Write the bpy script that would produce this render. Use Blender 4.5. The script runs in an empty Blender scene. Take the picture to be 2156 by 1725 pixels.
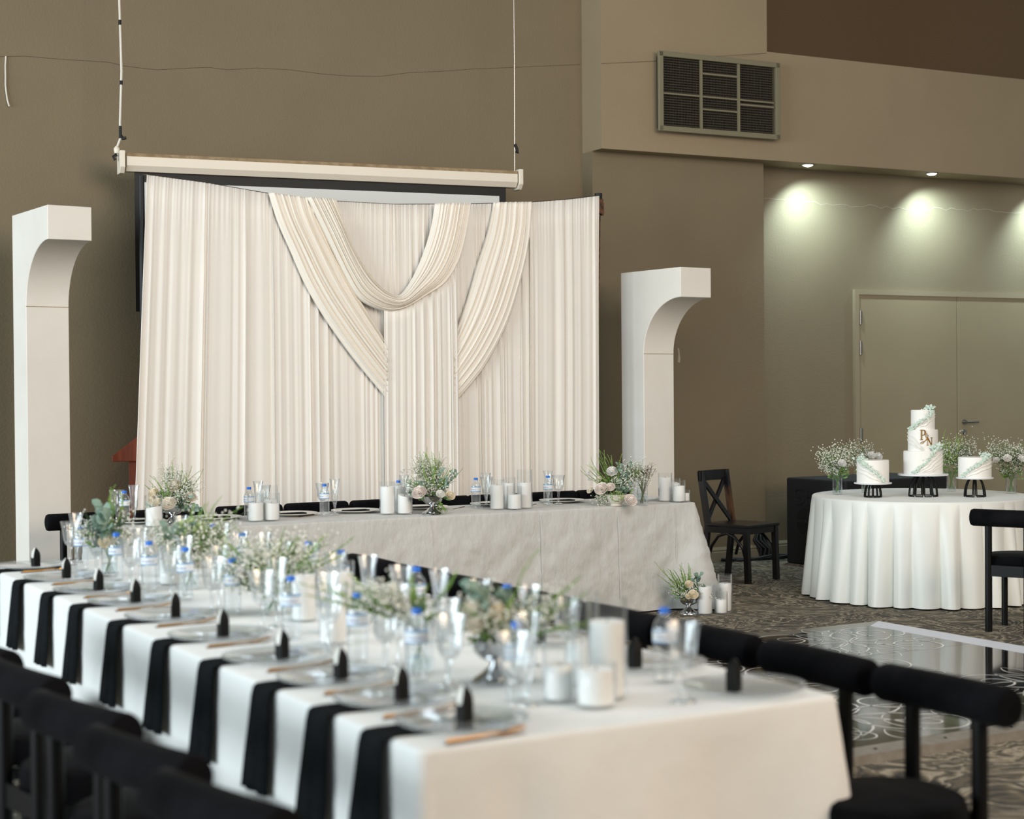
import bpy, bmesh, math, random
from math import sin, cos, pi, radians, sqrt, atan2
from mathutils import Vector, Matrix, noise

# ------------------------------------------------------------------ scene, camera, light, exposure
scn = bpy.context.scene
COL = scn.collection
scn.view_settings.view_transform = 'Standard'
scn.view_settings.look = 'None'
scn.view_settings.gamma = 1.0
scn.view_settings.use_curve_mapping = False
scn.view_settings.exposure = 0.0
scn.cycles.max_bounces = 10
scn.cycles.transparent_max_bounces = 40
scn.cycles.caustics_reflective = False
scn.cycles.caustics_refractive = False

cam_data = bpy.data.cameras.new('camera')
cam = bpy.data.objects.new('camera', cam_data)
COL.objects.link(cam)
cam_data.sensor_fit = 'HORIZONTAL'
cam_data.sensor_width = 36.0
cam_data.lens = 36.0 * 3380.0 / 2156.0
cam_data.clip_end = 200
cam.matrix_world = Matrix.Translation((0, 0, 1.56)) @ Matrix.Rotation(pi / 2 - radians(0.72), 4, 'X') @ Matrix.Rotation(radians(-0.45), 4, 'Z')
cam_data.dof.use_dof = True
cam_data.dof.focus_distance = 11.6
cam_data.dof.aperture_fstop = 2.2
scn.camera = cam

TH = radians(30)      # the tables and the backdrop run at 30 degrees
def W(u, v, z=0.0):
    return (u * cos(TH) - v * sin(TH), u * sin(TH) + v * cos(TH), z)

world = bpy.data.worlds.new('world')
scn.world = world
world.use_nodes = True
wb = world.node_tree.nodes['Background']
wb.inputs[0].default_value = (0.84, 0.96, 1.0, 1)
wb.inputs[1].default_value = 0.30

def area(name, loc, target, sx, sy, power, color):
    l = bpy.data.lights.new(name, 'AREA')
    l.shape = 'RECTANGLE'; l.size = sx; l.size_y = sy; l.energy = power; l.color = color
    o = bpy.data.objects.new(name, l); COL.objects.link(o)
    o.location = loc
    o.rotation_euler = (Vector(target) - Vector(loc)).to_track_quat('-Z', 'Y').to_euler()
    return o
# daylight through the tall windows of the long side of the hall
area('window_daylight', W(-13.0, 6.6, 3.2), W(4.0, 6.8, 1.0), 16.0, 4.6, 2950, (0.86, 0.96, 1.0))
# warm hall lamps hung high behind the photographer
area('hall_lamps', W(4.2, 3.6, 5.2), W(5.6, 10.6, 1.6), 5.0, 2.2, 220, (1.0, 0.96, 0.92))
area('rear_hall_lamps', W(6.2, -5.5, 4.2), W(3.4, 4.5, 1.0), 7.0, 3.0, 640, (1.0, 0.75, 0.54))

# ------------------------------------------------------------------ materials
def lin(c):
    r = []
    for x in c[:3]:
        x = x / 255.0
        r.append(x / 12.92 if x <= 0.04045 else ((x + 0.055) / 1.055) ** 2.4)
    return (*r, 1.0)
MATS = {}
def new_mat(name):
    m = bpy.data.materials.new(name); m.use_nodes = True
    MATS[name] = m
    return m, m.node_tree, m.node_tree.nodes['Principled BSDF']
def mat(name, c, rough=0.6, metal=0.0, c2=None, nscale=6.0, ndetail=4.0, bump=0.0, bscale=40.0, sheen=0.0, spec=None, stretch=None, coat=0.0, trans=0.0):
    m, nt, b = new_mat(name)
    b.inputs['Base Color'].default_value = lin(c)
    b.inputs['Roughness'].default_value = rough
    b.inputs['Metallic'].default_value = metal
    if spec is not None: b.inputs['Specular IOR Level'].default_value = spec
    if sheen: b.inputs['Sheen Weight'].default_value = sheen; b.inputs['Sheen Roughness'].default_value = 0.4
    if coat: b.inputs['Coat Weight'].default_value = coat
    if trans: b.inputs['Transmission Weight'].default_value = trans
    tc = nt.nodes.new('ShaderNodeTexCoord')
    src = tc.outputs['Object']
    if stretch:
        mp = nt.nodes.new('ShaderNodeMapping'); mp.inputs['Scale'].default_value = stretch
        nt.links.new(src, mp.inputs[0]); src = mp.outputs[0]
    if c2 is not None:
        n = nt.nodes.new('ShaderNodeTexNoise'); n.inputs['Scale'].default_value = nscale; n.inputs['Detail'].default_value = ndetail
        r = nt.nodes.new('ShaderNodeValToRGB')
        r.color_ramp.elements[0].position = 0.35; r.color_ramp.elements[1].position = 0.65
        r.color_ramp.elements[0].color = lin(c); r.color_ramp.elements[1].color = lin(c2)
        nt.links.new(src, n.inputs['Vector']); nt.links.new(n.outputs['Fac'], r.inputs[0]); nt.links.new(r.outputs[0], b.inputs['Base Color'])
    if bump:
        n2 = nt.nodes.new('ShaderNodeTexNoise'); n2.inputs['Scale'].default_value = bscale; n2.inputs['Detail'].default_value = 5
        bp = nt.nodes.new('ShaderNodeBump'); bp.inputs['Strength'].default_value = bump; bp.inputs['Distance'].default_value = 0.02
        nt.links.new(src, n2.inputs['Vector']); nt.links.new(n2.outputs['Fac'], bp.inputs['Height']); nt.links.new(bp.outputs[0], b.inputs['Normal'])
    return m
def glass_mat(name, tint, base=0.06, edge=0.75, haze=0.05, rough=0.03):
    """thin clear glass: light passes straight through, rims and walls reflect"""
    m = bpy.data.materials.new(name); m.use_nodes = True; nt = m.node_tree
    nt.nodes.clear(); MATS[name] = m
    out = nt.nodes.new('ShaderNodeOutputMaterial')
    tr = nt.nodes.new('ShaderNodeBsdfTransparent'); tr.inputs[0].default_value = tint
    gl = nt.nodes.new('ShaderNodeBsdfGlossy'); gl.inputs['Roughness'].default_value = rough; gl.inputs[0].default_value = (0.95, 0.97, 1, 1)
    df = nt.nodes.new('ShaderNodeBsdfDiffuse'); df.inputs[0].default_value = (0.9, 0.92, 0.92, 1)
    lw = nt.nodes.new('ShaderNodeLayerWeight'); lw.inputs['Blend'].default_value = 0.5
    mr = nt.nodes.new('ShaderNodeMapRange'); mr.interpolation_type = 'SMOOTHSTEP'
    mr.inputs['From Min'].default_value = 0.25; mr.inputs['From Max'].default_value = 1.0
    mr.inputs['To Min'].default_value = base; mr.inputs['To Max'].default_value = edge
    m1 = nt.nodes.new('ShaderNodeMixShader'); m2 = nt.nodes.new('ShaderNodeMixShader')
    nt.links.new(lw.outputs['Facing'], mr.inputs['Value'])
    nt.links.new(mr.outputs[0], m1.inputs[0]); nt.links.new(tr.outputs[0], m1.inputs[1]); nt.links.new(gl.outputs[0], m1.inputs[2])
    m2.inputs[0].default_value = haze
    nt.links.new(m1.outputs[0], m2.inputs[1]); nt.links.new(df.outputs[0], m2.inputs[2]); nt.links.new(m2.outputs[0], out.inputs[0])
    return m

WALLC = (129, 116, 92)
mat('wall_paint', WALLC, 0.75, c2=(125, 113, 90), nscale=1.6, bump=0.12, bscale=55)
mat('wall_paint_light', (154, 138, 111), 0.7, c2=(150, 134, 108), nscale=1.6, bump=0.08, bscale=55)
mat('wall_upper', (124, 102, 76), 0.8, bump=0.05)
mat('skirting', (150, 140, 116), 0.5)
mat('door_paint', (150, 137, 110), 0.5, c2=(146, 133, 107), nscale=2)
mat('door_frame', (150, 137, 112), 0.5)
mat('steel', (150, 148, 142), 0.3, 1.0)
mat('crack', (176, 166, 146), 0.8)
mat('crack_dark', (70, 66, 56), 0.8)
mat('vent_paint', (126, 120, 96), 0.45)
mat('vent_slat', (66, 60, 48), 0.5)
mat('vent_dark', (22, 20, 18), 0.9)
mat('cloth', (240, 242, 240), 0.85, c2=(236, 238, 236), nscale=3, bump=0.30, bscale=9, sheen=0.2)
mat('cloth_crumpled', (202, 202, 198), 0.85, c2=(197, 197, 193), nscale=3, bump=0.75, bscale=7, sheen=0.2, stretch=(1.6, 1.6, 0.8))
mat('cloth_satin', (232, 234, 228), 0.42, bump=0.12, bscale=6, sheen=0.3)
mat('curtain', (242, 237, 229), 0.8, c2=(239, 235, 228), nscale=4, bump=0.05, bscale=120, sheen=0.15, spec=0.2)
mat('swag', (244, 238, 227), 0.7, bump=0.04, bscale=120, sheen=0.2, spec=0.25)
mat('pillar_white', (238, 234, 226), 0.65, c2=(232, 227, 218), nscale=2, bump=0.06, bscale=20)
mat('housing', (232, 224, 208), 0.45)
mat('dusty', (172, 150, 118), 0.9, c2=(140, 118, 88), nscale=14)
mat('screen_black', (10, 12, 14), 0.6)
mat('screen_white', (214, 218, 216), 0.6)
mat('velvet', (6, 7, 9), 0.95, c2=(20, 20, 23), nscale=6, bump=0.1, bscale=18, sheen=0.02, spec=0.08)
mat('black_metal', (6, 7, 9), 0.4, spec=0.25)
mat('black_wood', (16, 14, 16), 0.28, c2=(24, 20, 20), nscale=10)
mat('worn_wood', (112, 72, 40), 0.45, c2=(18, 16, 18), nscale=7, stretch=(1, 1, 0.6))
mat('napkin', (18, 21, 23), 0.95, c2=(24, 27, 29), nscale=20, bump=0.1, bscale=200, spec=0.1)
mat('black_card', (16, 16, 16), 0.6, spec=0.2)
mat('white_card', (226, 224, 216), 0.4)
mat('gold', (126, 90, 50), 0.35, 1.0)
mat('bright_gold', (186, 140, 74), 0.25, 0.85)
mat('silver', (190, 192, 194), 0.12, 1.0)
mat('wax', (252, 252, 250), 0.6, bump=0.05, bscale=200)
mat('cap_blue', (8, 104, 206), 0.4)
mat('ceramic', (238, 232, 220), 0.35)
mat('plate', (224, 222, 214), 0.35)
mat('icing', (238, 236, 230), 0.6)
mat('board', (222, 224, 226), 0.35)
mat('mint', (222, 232, 222), 0.7, c2=(190, 213, 197), nscale=60)
mat('rose_cream', (253, 249, 240), 0.6, c2=(252, 245, 230), nscale=30)
mat('rose_blush', (253, 247, 242), 0.6, c2=(252, 240, 232), nscale=25)
mat('rose_white', (252, 250, 246), 0.6)
mat('rose_peach', (253, 247, 232), 0.6, c2=(252, 240, 214), nscale=30)
mat('fern', (146, 176, 84), 0.6, c2=(104, 144, 62), nscale=12)
mat('green', (124, 158, 94), 0.6, c2=(84, 122, 66), nscale=14)
mat('sage', (142, 164, 148), 0.6, c2=(108, 136, 120), nscale=10)
mat('lace', (168, 184, 124), 0.7, c2=(140, 166, 100), nscale=30)
mat('stem', (96, 124, 66), 0.6)
mat('twig', (120, 104, 90), 0.7)
mat('gyp', (238, 236, 226), 0.7)
mat('speaker_black', (14, 16, 18), 0.7, bump=0.15, bscale=160)
mat('speaker_hole', (4, 4, 5), 0.9)
mat('mahogany', (178, 84, 44), 0.45, c2=(154, 68, 36), nscale=5, stretch=(8, 8, 1))
mat('rust', (116, 74, 44), 0.7, c2=(52, 40, 32), nscale=30)
mat('cable_white', (224, 220, 210), 0.5)
mat('rubber', (14, 16, 20), 0.6)
mat('alu', (150, 146, 138), 0.35, 0.6)
mat('alu_edge', (150, 146, 138), 0.5, 0.2, c2=(136, 130, 120), nscale=20)
mat('alu_painted_reflection', (222, 226, 236), 0.5, 0.0)  # reflection of the tablecloth in the aluminium strip, put into its matt white colour
mat('dance_black', (14, 13, 14), 0.07, c2=(20, 18, 17), nscale=40, spec=0.7)
mat('dance_white', (222, 222, 218), 0.25)
mat('label_white', (236, 240, 244), 0.5)
mat('label_blue', (90, 160, 214), 0.5)
mat('label_ink', (150, 164, 206), 0.5)
glass_mat('glass', (0.985, 0.99, 0.99, 1), 0.02, 0.5, 0.012)
glass_mat('goblet_glass', (0.975, 0.985, 0.985, 1), 0.09, 0.8, 0.045, 0.08)
glass_mat('bottle_pet', (0.96, 0.98, 0.985, 1), 0.07, 0.7, 0.04, 0.08)
glass_mat('charger_glass', (0.95, 0.96, 0.96, 1), 0.06, 0.5, 0.06, 0.1)
glass_mat('water', (0.90, 0.95, 0.95, 1), 0.04, 0.4, 0.02)
m, nt, b = new_mat('downlight'); b.inputs['Emission Color'].default_value = (0.85, 0.97, 1, 1); b.inputs['Emission Strength'].default_value = 25

def carpet():
    m, nt, b = new_mat('carpet')
    N = nt.nodes.new; L = nt.links.new
    tc = N('ShaderNodeTexCoord'); mp = N('ShaderNodeMapping'); mp.inputs['Rotation'].default_value = (0, 0, radians(-30)); mp.inputs['Scale'].default_value = (1.0, 1.15, 1)
    L(tc.outputs['Object'], mp.inputs[0])
    ns = N('ShaderNodeTexNoise'); ns.inputs['Scale'].default_value = 1.35; ns.inputs['Detail'].default_value = 5.0; ns.inputs['Roughness'].default_value = 0.5; ns.inputs['Distortion'].default_value = 2.6
    n2 = N('ShaderNodeTexNoise'); n2.inputs['Scale'].default_value = 0.9; n2.inputs['Detail'].default_value = 3.0
    fine = N('ShaderNodeTexNoise'); fine.inputs['Scale'].default_value = 160; fine.inputs['Detail'].default_value = 2
    for n in (ns, n2, fine): L(mp.outputs[0], n.inputs['Vector'])
    # swirling contour bands: warm taupe ground with slate and cream streaks
    r1 = N('ShaderNodeValToRGB'); e = r1.color_ramp.elements
    e[0].position = 0.22; e[0].color = lin((70, 74, 76)); e[1].position = 0.80; e[1].color = lin((150, 142, 124))
    T_, D_, C_ = (114, 104, 88), (58, 63, 66), (182, 172, 152)
    for q, c in ((0.30, T_), (0.345, D_), (0.37, T_), (0.405, C_), (0.425, T_), (0.45, D_), (0.475, T_), (0.50, C_), (0.515, D_), (0.54, T_), (0.565, D_), (0.585, C_), (0.61, T_), (0.645, D_), (0.68, T_)):
        x = r1.color_ramp.elements.new(q); x.color = lin(c)
    r2 = N('ShaderNodeValToRGB'); r2.color_ramp.elements[0].position = 0.38; r2.color_ramp.elements[0].color = lin((94, 92, 84)); r2.color_ramp.elements[1].position = 0.62; r2.color_ramp.elements[1].color = lin((140, 130, 112))
    L(ns.outputs['Fac'], r1.inputs[0]); L(n2.outputs['Fac'], r2.inputs[0])
    mx = N('ShaderNodeMixRGB'); mx.inputs[0].default_value = 0.16; L(r1.outputs[0], mx.inputs[1]); L(r2.outputs[0], mx.inputs[2])
    m3 = N('ShaderNodeMixRGB'); m3.blend_type = 'OVERLAY'; m3.inputs[0].default_value = 0.5; L(mx.outputs[0], m3.inputs[1]); L(fine.outputs['Fac'], m3.inputs[2])
    L(m3.outputs[0], b.inputs['Base Color']); b.inputs['Roughness'].default_value = 0.95; b.inputs['Specular IOR Level'].default_value = 0.1
    bp = N('ShaderNodeBump'); bp.inputs['Strength'].default_value = 0.5; bp.inputs['Distance'].default_value = 0.01; L(fine.outputs['Fac'], bp.inputs['Height']); L(bp.outputs[0], b.inputs['Normal'])
carpet()

# ------------------------------------------------------------------ mesh helpers
class MB:
    def __init__(s): s.v = []; s.f = []
    def add(s, vs, fs):
        o = len(s.v); s.v += [tuple(p) for p in vs]; s.f += [tuple(i + o for i in f) for f in fs]; return s
    def box(s, c, d, rz=0.0, m=None):
        x, y, z = d[0] / 2, d[1] / 2, d[2] / 2
        vs = [Vector((a * x, b_ * y, c_ * z)) for a in (-1, 1) for b_ in (-1, 1) for c_ in (-1, 1)]
        R = m if m is not None else Matrix.Rotation(rz, 3, 'Z')
        vs = [R @ p + Vector(c) for p in vs]
        return s.add(vs, [(0, 1, 3, 2), (4, 6, 7, 5), (0, 4, 5, 1), (2, 3, 7, 6), (0, 2, 6, 4), (1, 5, 7, 3)])
    def bar(s, p, q, w, h=None, up=(0, 0, 1)):
        p, q = Vector(p), Vector(q); d = (q - p); L = d.length; d.normalize()
        u = Vector(up)
        if abs(d.dot(u)) > 0.95: u = Vector((0, 1, 0))
        x = d.cross(u).normalized(); y = x.cross(d)
        m = Matrix((x, d, y)).transposed()
        return s.box((p + q) / 2, (w, L, h or w), m=m)
    def lathe(s, prof, n=24, c=(0, 0, 0), mod=None, cap=True):
        """prof = [(r, z)]; mod(r, z, angle) -> r"""
        o = len(s.v); k = len(prof)
        for i in range(n):
            a = 2 * pi * i / n
            for r, z in prof:
                rr = mod(r, z, a) if mod else r
                s.v.append((c[0] + rr * cos(a), c[1] + rr * sin(a), c[2] + z))
        for i in range(n):
            j = (i + 1) % n
            for t in range(k - 1):
                s.f.append((o + i * k + t, o + j * k + t, o + j * k + t + 1, o + i * k + t + 1))
        if cap:
            if prof[0][0] > 1e-5: s.f.append(tuple(o + i * k for i in range(n))[::-1])
            if prof[-1][0] > 1e-5: s.f.append(tuple(o + i * k + k - 1 for i in range(n)))
        return s
    def tube(s, pts, r, n=8, cap=True):
        pts = [Vector(p) for p in pts]; o = len(s.v); k = len(pts)
        rs = r if isinstance(r, (list, tuple)) else [r] * k
        ref = None
        for i, p in enumerate(pts):
            d = (pts[min(i + 1, k - 1)] - pts[max(i - 1, 0)])
            d = d.normalized() if d.length > 1e-9 else Vector((0, 0, 1))
            if ref is None:
                ref = d.orthogonal().normalized()
            x = (ref - d * ref.dot(d))
            x = x.normalized() if x.length > 1e-6 else d.orthogonal().normalized()
            ref = x; y = d.cross(x)
            for j in range(n):
                a = 2 * pi * j / n
                s.v.append(tuple(p + (x * cos(a) + y * sin(a)) * rs[i]))
        for i in range(k - 1):
            for j in range(n):
                jj = (j + 1) % n
                s.f.append((o + i * n + j, o + i * n + jj, o + (i + 1) * n + jj, o + (i + 1) * n + j))
        if cap:
            s.f.append(tuple(o + j for j in range(n))[::-1]); s.f.append(tuple(o + (k - 1) * n + j for j in range(n)))
        return s
    def grid(s, nu, nv, fn, closed=False):
        o = len(s.v)
        for i in range(nu):
            for j in range(nv):
                s.v.append(tuple(fn(i, j)))
        for i in range(nu if closed else nu - 1):
            ii = (i + 1) % nu
            for j in range(nv - 1):
                s.f.append((o + i * nv + j, o + ii * nv + j, o + ii * nv + j + 1, o + i * nv + j + 1))
        return s
    def prism(s, poly, y0, y1):
        """outline in the XZ plane pushed from y0 to y1"""
        n = len(poly); o = len(s.v)
        s.v += [(x, y0, z) for x, z in poly] + [(x, y1, z) for x, z in poly]
        s.f.append(tuple(range(o, o + n))); s.f.append(tuple(range(o + n, o + 2 * n))[::-1])
        for i in range(n):
            j = (i + 1) % n
            s.f.append((o + j, o + i, o + n + i, o + n + j))
        return s
    def octa(s, c, r):
        x, y, z = c
        return s.add([(x + r, y, z), (x - r, y, z), (x, y + r, z), (x, y - r, z), (x, y, z + r), (x, y, z - r)],
                     [(0, 2, 4), (2, 1, 4), (1, 3, 4), (3, 0, 4), (2, 0, 5), (1, 2, 5), (3, 1, 5), (0, 3, 5)])
    def leaf(s, p, d, L, w, up=(0, 0, 1), bend=0.15):
        p = Vector(p); d = Vector(d).normalized(); x = d.cross(Vector(up))
        x = x.normalized() if x.length > 1e-4 else Vector((1, 0, 0)); n = x.cross(d)
        a = p + d * L * 0.35 + n * L * bend; b_ = p + d * L * 0.7 + n * L * bend * 0.9; e = p + d * L
        return s.add([p, a + x * w * .5, a - x * w * .5, b_ + x * w * .42, b_ - x * w * .42, e], [(0, 1, 2), (1, 3, 4, 2), (3, 5, 4)])

def mesh_of(name, mb, mt, smooth=40):
    me = bpy.data.meshes.new(name); me.from_pydata(mb.v, [], mb.f); me.validate(); me.update()
    me.materials.append(MATS[mt])
    if smooth:
        for p in me.polygons: p.use_smooth = True
        try: me.set_sharp_from_angle(angle=radians(smooth))
        except Exception: pass
    return me
def obj(name, mb, mt, parent=None, loc=(0, 0, 0), rz=0.0, smooth=40, fix=False):
    me = mb if isinstance(mb, bpy.types.Mesh) else mesh_of(name, mb, mt, smooth)
    if fix:
        bm = bmesh.new(); bm.from_mesh(me); bmesh.ops.recalc_face_normals(bm, faces=bm.faces); bm.to_mesh(me); bm.free()
    o = bpy.data.objects.new(name, me); COL.objects.link(o)
    o.location = loc; o.rotation_euler = (0, 0, rz)
    if parent: o.parent = parent
    return o
def bevel(o, w=0.005, n=2):
    md = o.modifiers.new('bevel', 'BEVEL'); md.width = w; md.segments = n; md.limit_method = 'ANGLE'; return o
def tag(o, label, cat, group=None):
    o['label'] = label; o['category'] = cat
    if group: o['group'] = group
    return o
def thing(name, label, cat, loc=(0, 0, 0), rz=0.0, group=None):
    o = bpy.data.objects.new(name, None); COL.objects.link(o); o.location = loc; o.rotation_euler = (0, 0, rz)
    o.empty_display_size = 0.1
    return tag(o, label, cat, group)
def struct(name, mb, mt, parent=None, **k):
    o = obj(name, mb, mt, parent, **k)
    if parent is None: o['kind'] = 'structure'
    return o
def stuff(o): o['kind'] = 'stuff'; return o
def children(o): return [c for c in bpy.data.objects if c.parent == o]
PROTO = {}
def dup(root, label, loc, rz, group=None, kids=None):
    kids = kids if kids is not None else tree(root)
    def cp(o, kk, par):
        c = o.copy(); COL.objects.link(c); c.parent = par
        for k, sub in kk: cp(k, sub, c)
        return c
    r = cp(root, kids, None); r.location = loc; r.rotation_euler = (0, 0, rz)
    r['label'] = label
    if group: r['group'] = group
    return r
def tree(o): return [(c, tree(c)) for c in children(o)]
def spawn(kind, maker, label, loc, rz=0.0, group=None):
    """the first of a kind is built, the later ones are copies with their parts"""
    if kind not in PROTO:
        r = maker(); r.location = loc; r.rotation_euler = (0, 0, rz); r['label'] = label
        if group: r['group'] = group
        PROTO[kind] = (r, tree(r)); return r
    r, kids = PROTO[kind]
    return dup(r, label, loc, rz, group, kids)
def lerp_poly(pts, x):
    if x <= pts[0][0]: return pts[0][1]
    for (a, b_), (c, d) in zip(pts, pts[1:]):
        if x <= c: return b_ + (d - b_) * (x - a) / (c - a)
    return pts[-1][1]
ORD = 'first second third fourth fifth sixth seventh eighth ninth tenth eleventh twelfth'.split()

# ------------------------------------------------------------------ the room (its own frame: a along the wall, b towards the hall)
WA = radians(27); WO = Vector((2.477, 14.946, 0))
def wall_rect(mb, a0, a1, b, z0, z1):
    return mb.add([(a0, -b, z0), (a1, -b, z0), (a1, -b, z1), (a0, -b, z1)], [(0, 1, 2, 3)])
room = dict(loc=WO, rz=WA)
CEIL = 6.8
struct('floor', MB().add([(-14, -8, 0), (16, -8, 0), (16, 24, 0), (-14, 24, 0)], [(0, 1, 2, 3)]), 'carpet', smooth=0)
w1 = struct('wall_back', MB().box((-6.6, 0.05, CEIL / 2), (9.0, 0.2, CEIL)), 'wall_paint', **room, smooth=0)
w2 = struct('wall_pier', MB().box((-1.205, 0.0, 1.8), (1.79, 0.44, 3.6)), 'wall_paint', **room, smooth=0)
w3 = struct('wall_recess', MB().box((4.15, 0.1, 1.8), (8.92, 0.2, 3.6)), 'wall_paint', **room, smooth=0)
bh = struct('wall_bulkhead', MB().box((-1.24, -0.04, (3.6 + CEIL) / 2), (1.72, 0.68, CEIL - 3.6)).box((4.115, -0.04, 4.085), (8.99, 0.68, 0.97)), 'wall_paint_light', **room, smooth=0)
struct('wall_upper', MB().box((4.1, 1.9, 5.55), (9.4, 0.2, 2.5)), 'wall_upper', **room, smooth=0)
struct('wall_ledge', MB().box((4.1, 1.05, 4.5), (9.0, 1.5, 0.1)), 'wall_upper', **room, smooth=0)
struct('ceiling', MB().box((-1.1, 0.6, CEIL + 0.05), (20, 6.0, 0.1)), 'wall_upper', **room, smooth=0)
def skirting(name, a0, a1, b):
    prof = [(0, 0), (-0.022, 0), (-0.022, 0.085), (-0.014, 0.095), (-0.020, 0.105), (-0.010, 0.13), (0, 0.13)]
    mb = MB(); n = len(prof)
    mb.v = [(a0, -b + y, z) for y, z in prof] + [(a1, -b + y, z) for y, z in prof]
    mb.f = [(i, i + 1, n + i + 1, n + i) for i in range(n - 1)] + [tuple(range(n))[::-1], tuple(range(n, 2 * n))]
    return struct(name, mb, 'skirting', **room, smooth=0, fix=True)
skirting('baseboard_back', -11.0, -2.1, 0.05); skirting('baseboard_pier', -2.1, -0.31, 0.22); skirting('baseboard_recess', -0.31, 0.88, 0.0)

# hairline cracks, thread and paint chips on the walls
def crack(parent, pts, r, mt, name):
    random.seed(len(pts)); out = []
    for (a0, z0), (a1, z1) in zip(pts, pts[1:]):
        k = max(2, int((a1 - a0) / 0.07))
        for i in range(k):
            t = i / k; out.append((a0 + (a1 - a0) * t, z0 + (z1 - z0) * t + random.uniform(-.018, .018)))
    out.append(pts[-1])
    return out
pts = crack(None, [(-0.3, 3.30), (0.8, 3.29), (1.3, 3.29), (1.9, 3.30), (3.4, 3.33)], .003, 'crack', 'plaster_crack')
obj('plaster_crack', MB().tube([(a, -0.001, z) for a, z in pts], 0.0024, 5), 'crack', w3)
pts = [(-7.3, 4.01), (-6.973, 4.016), (-6.804, 4.034), (-6.565, 4.034), (-6.18, 4.042), (-6.066, 4.023), (-5.82, 4.015), (-5.562, 4.051), (-5.412, 4.068), (-5.261, 4.062), (-5.031, 4.096), (-4.757, 4.104), (-4.479, 4.093), (-4.235, 4.097), (-3.988, 4.114), (-3.735, 4.165), (-3.436, 4.202), (-3.13, 4.247), (-2.781, 4.288), (-2.12, 4.369)]
obj('hairline_crack', MB().tube([(a, -0.051, z) for a, z in pts], 0.0014, 5), 'crack_dark', w1)
obj('thread', MB().tube([(-2.1, -0.382, 4.318), (-1.58, -0.384, 4.382), (-0.97, -0.455, 4.464), (-0.39, -0.384, 4.556)], 0.0014, 5), 'crack_dark', bh)
obj('loose_wire', MB().tube([(-6.932, -0.056, 4.02), (-6.937, -0.058, 3.95), (-6.937, -0.06, 3.877), (-6.938, -0.06, 3.81), (-6.933, -0.06, 3.757), (-6.926, -0.062, 3.70), (-6.914, -0.066, 3.655)], 0.006, 6), 'cable_white', w1)
obj('paint_chip', MB().add([(-1.245, -0.2205, 1.92), (-1.228, -0.2205, 1.905), (-1.224, -0.2205, 1.86), (-1.216, -0.2205, 1.82), (-1.222, -0.2205, 1.785), (-1.246, -0.2205, 1.788), (-1.238, -0.2205, 1.86)], [tuple(range(7))]), 'crack', w2)

# ceiling downlights in the soffit
DL = []
for i, (a, lab) in enumerate(((0.13, 'round recessed downlight in the soffit above the bare wall, nearer the vent'),
                              (1.60, 'round recessed downlight in the soffit above the double door'),
                              (3.08, 'round recessed downlight in the soffit at the edge of the picture, past the door'))):
    p = WO + Matrix.Rotation(WA, 3, 'Z') @ Vector((a, -0.30, 3.6))
    t = thing('downlight', lab, 'downlight', p, WA, 'soffit downlights')
    obj('trim_ring', MB().lathe([(0.060, 0.0), (0.060, -0.006), (0.050, -0.010), (0.046, -0.004), (0.046, 0.0)], 24, cap=False), 'steel', t)
    obj('lens', MB().lathe([(0.0, -0.022), (0.025, -0.018), (0.047, -0.006)], 20, cap=False), 'downlight', t)
    l = bpy.data.lights.new('downlight_beam', 'SPOT'); l.energy = 260; l.color = (0.68, 0.93, 1.0); l.spot_size = radians(136); l.spot_blend = 1.0; l.shadow_soft_size = 0.03
    lo = bpy.data.objects.new('downlight_beam', l); COL.objects.link(lo); lo.parent = t; lo.location = (0, 0.0, -0.02)
    lo.rotation_euler = (radians(4), radians(-22), 0)

# double door in the recess
dr = struct('door_1', MB().box((0.905, -0.012, 1.245), (0.05, 0.05, 2.49)).box((2.155, -0.012, 2.465), (2.45, 0.05, 0.05)).box((3.40, -0.012, 1.245), (0.05, 0.05, 2.49)), 'door_frame', **room, smooth=0)
for a0, a1 in ((0.932, 2.155), (2.163, 3.375)):
    lf = bevel(obj('door_leaf', MB().box(((a0 + a1) / 2, -0.012, 1.225), (a1 - a0, 0.03, 2.43)), 'door_paint', dr, smooth=0), 0.003)
    if a0 < 1:
        for z in (2.22, 1.93, 1.10, 0.3):
            obj('hinge', MB().lathe([(0.011, 0), (0.011, 0.13)], 10, (0.945, -0.034, z - .065)).box((0.958, -0.029, z), (0.026, 0.004, 0.12)), 'steel', lf)
    else:
        obj('handle', MB().lathe([(0.027, 0), (0.027, 0.008)], 20).tube([(0, 0, .005), (0, 0, .05), (.03, 0, .055), (.14, 0, .055)], 0.010, 8), 'steel', lf,
            loc=(2.245, -0.027, 1.20)).rotation_euler = (pi / 2, 0, 0)
        obj('keyhole_plate', MB().lathe([(0.027, 0), (0.025, 0.006), (0.010, 0.008), (0.006, 0.003), (0, 0.003)], 20), 'steel', lf, loc=(2.245, -0.027, 1.10)).rotation_euler = (pi / 2, 0, 0)

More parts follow.
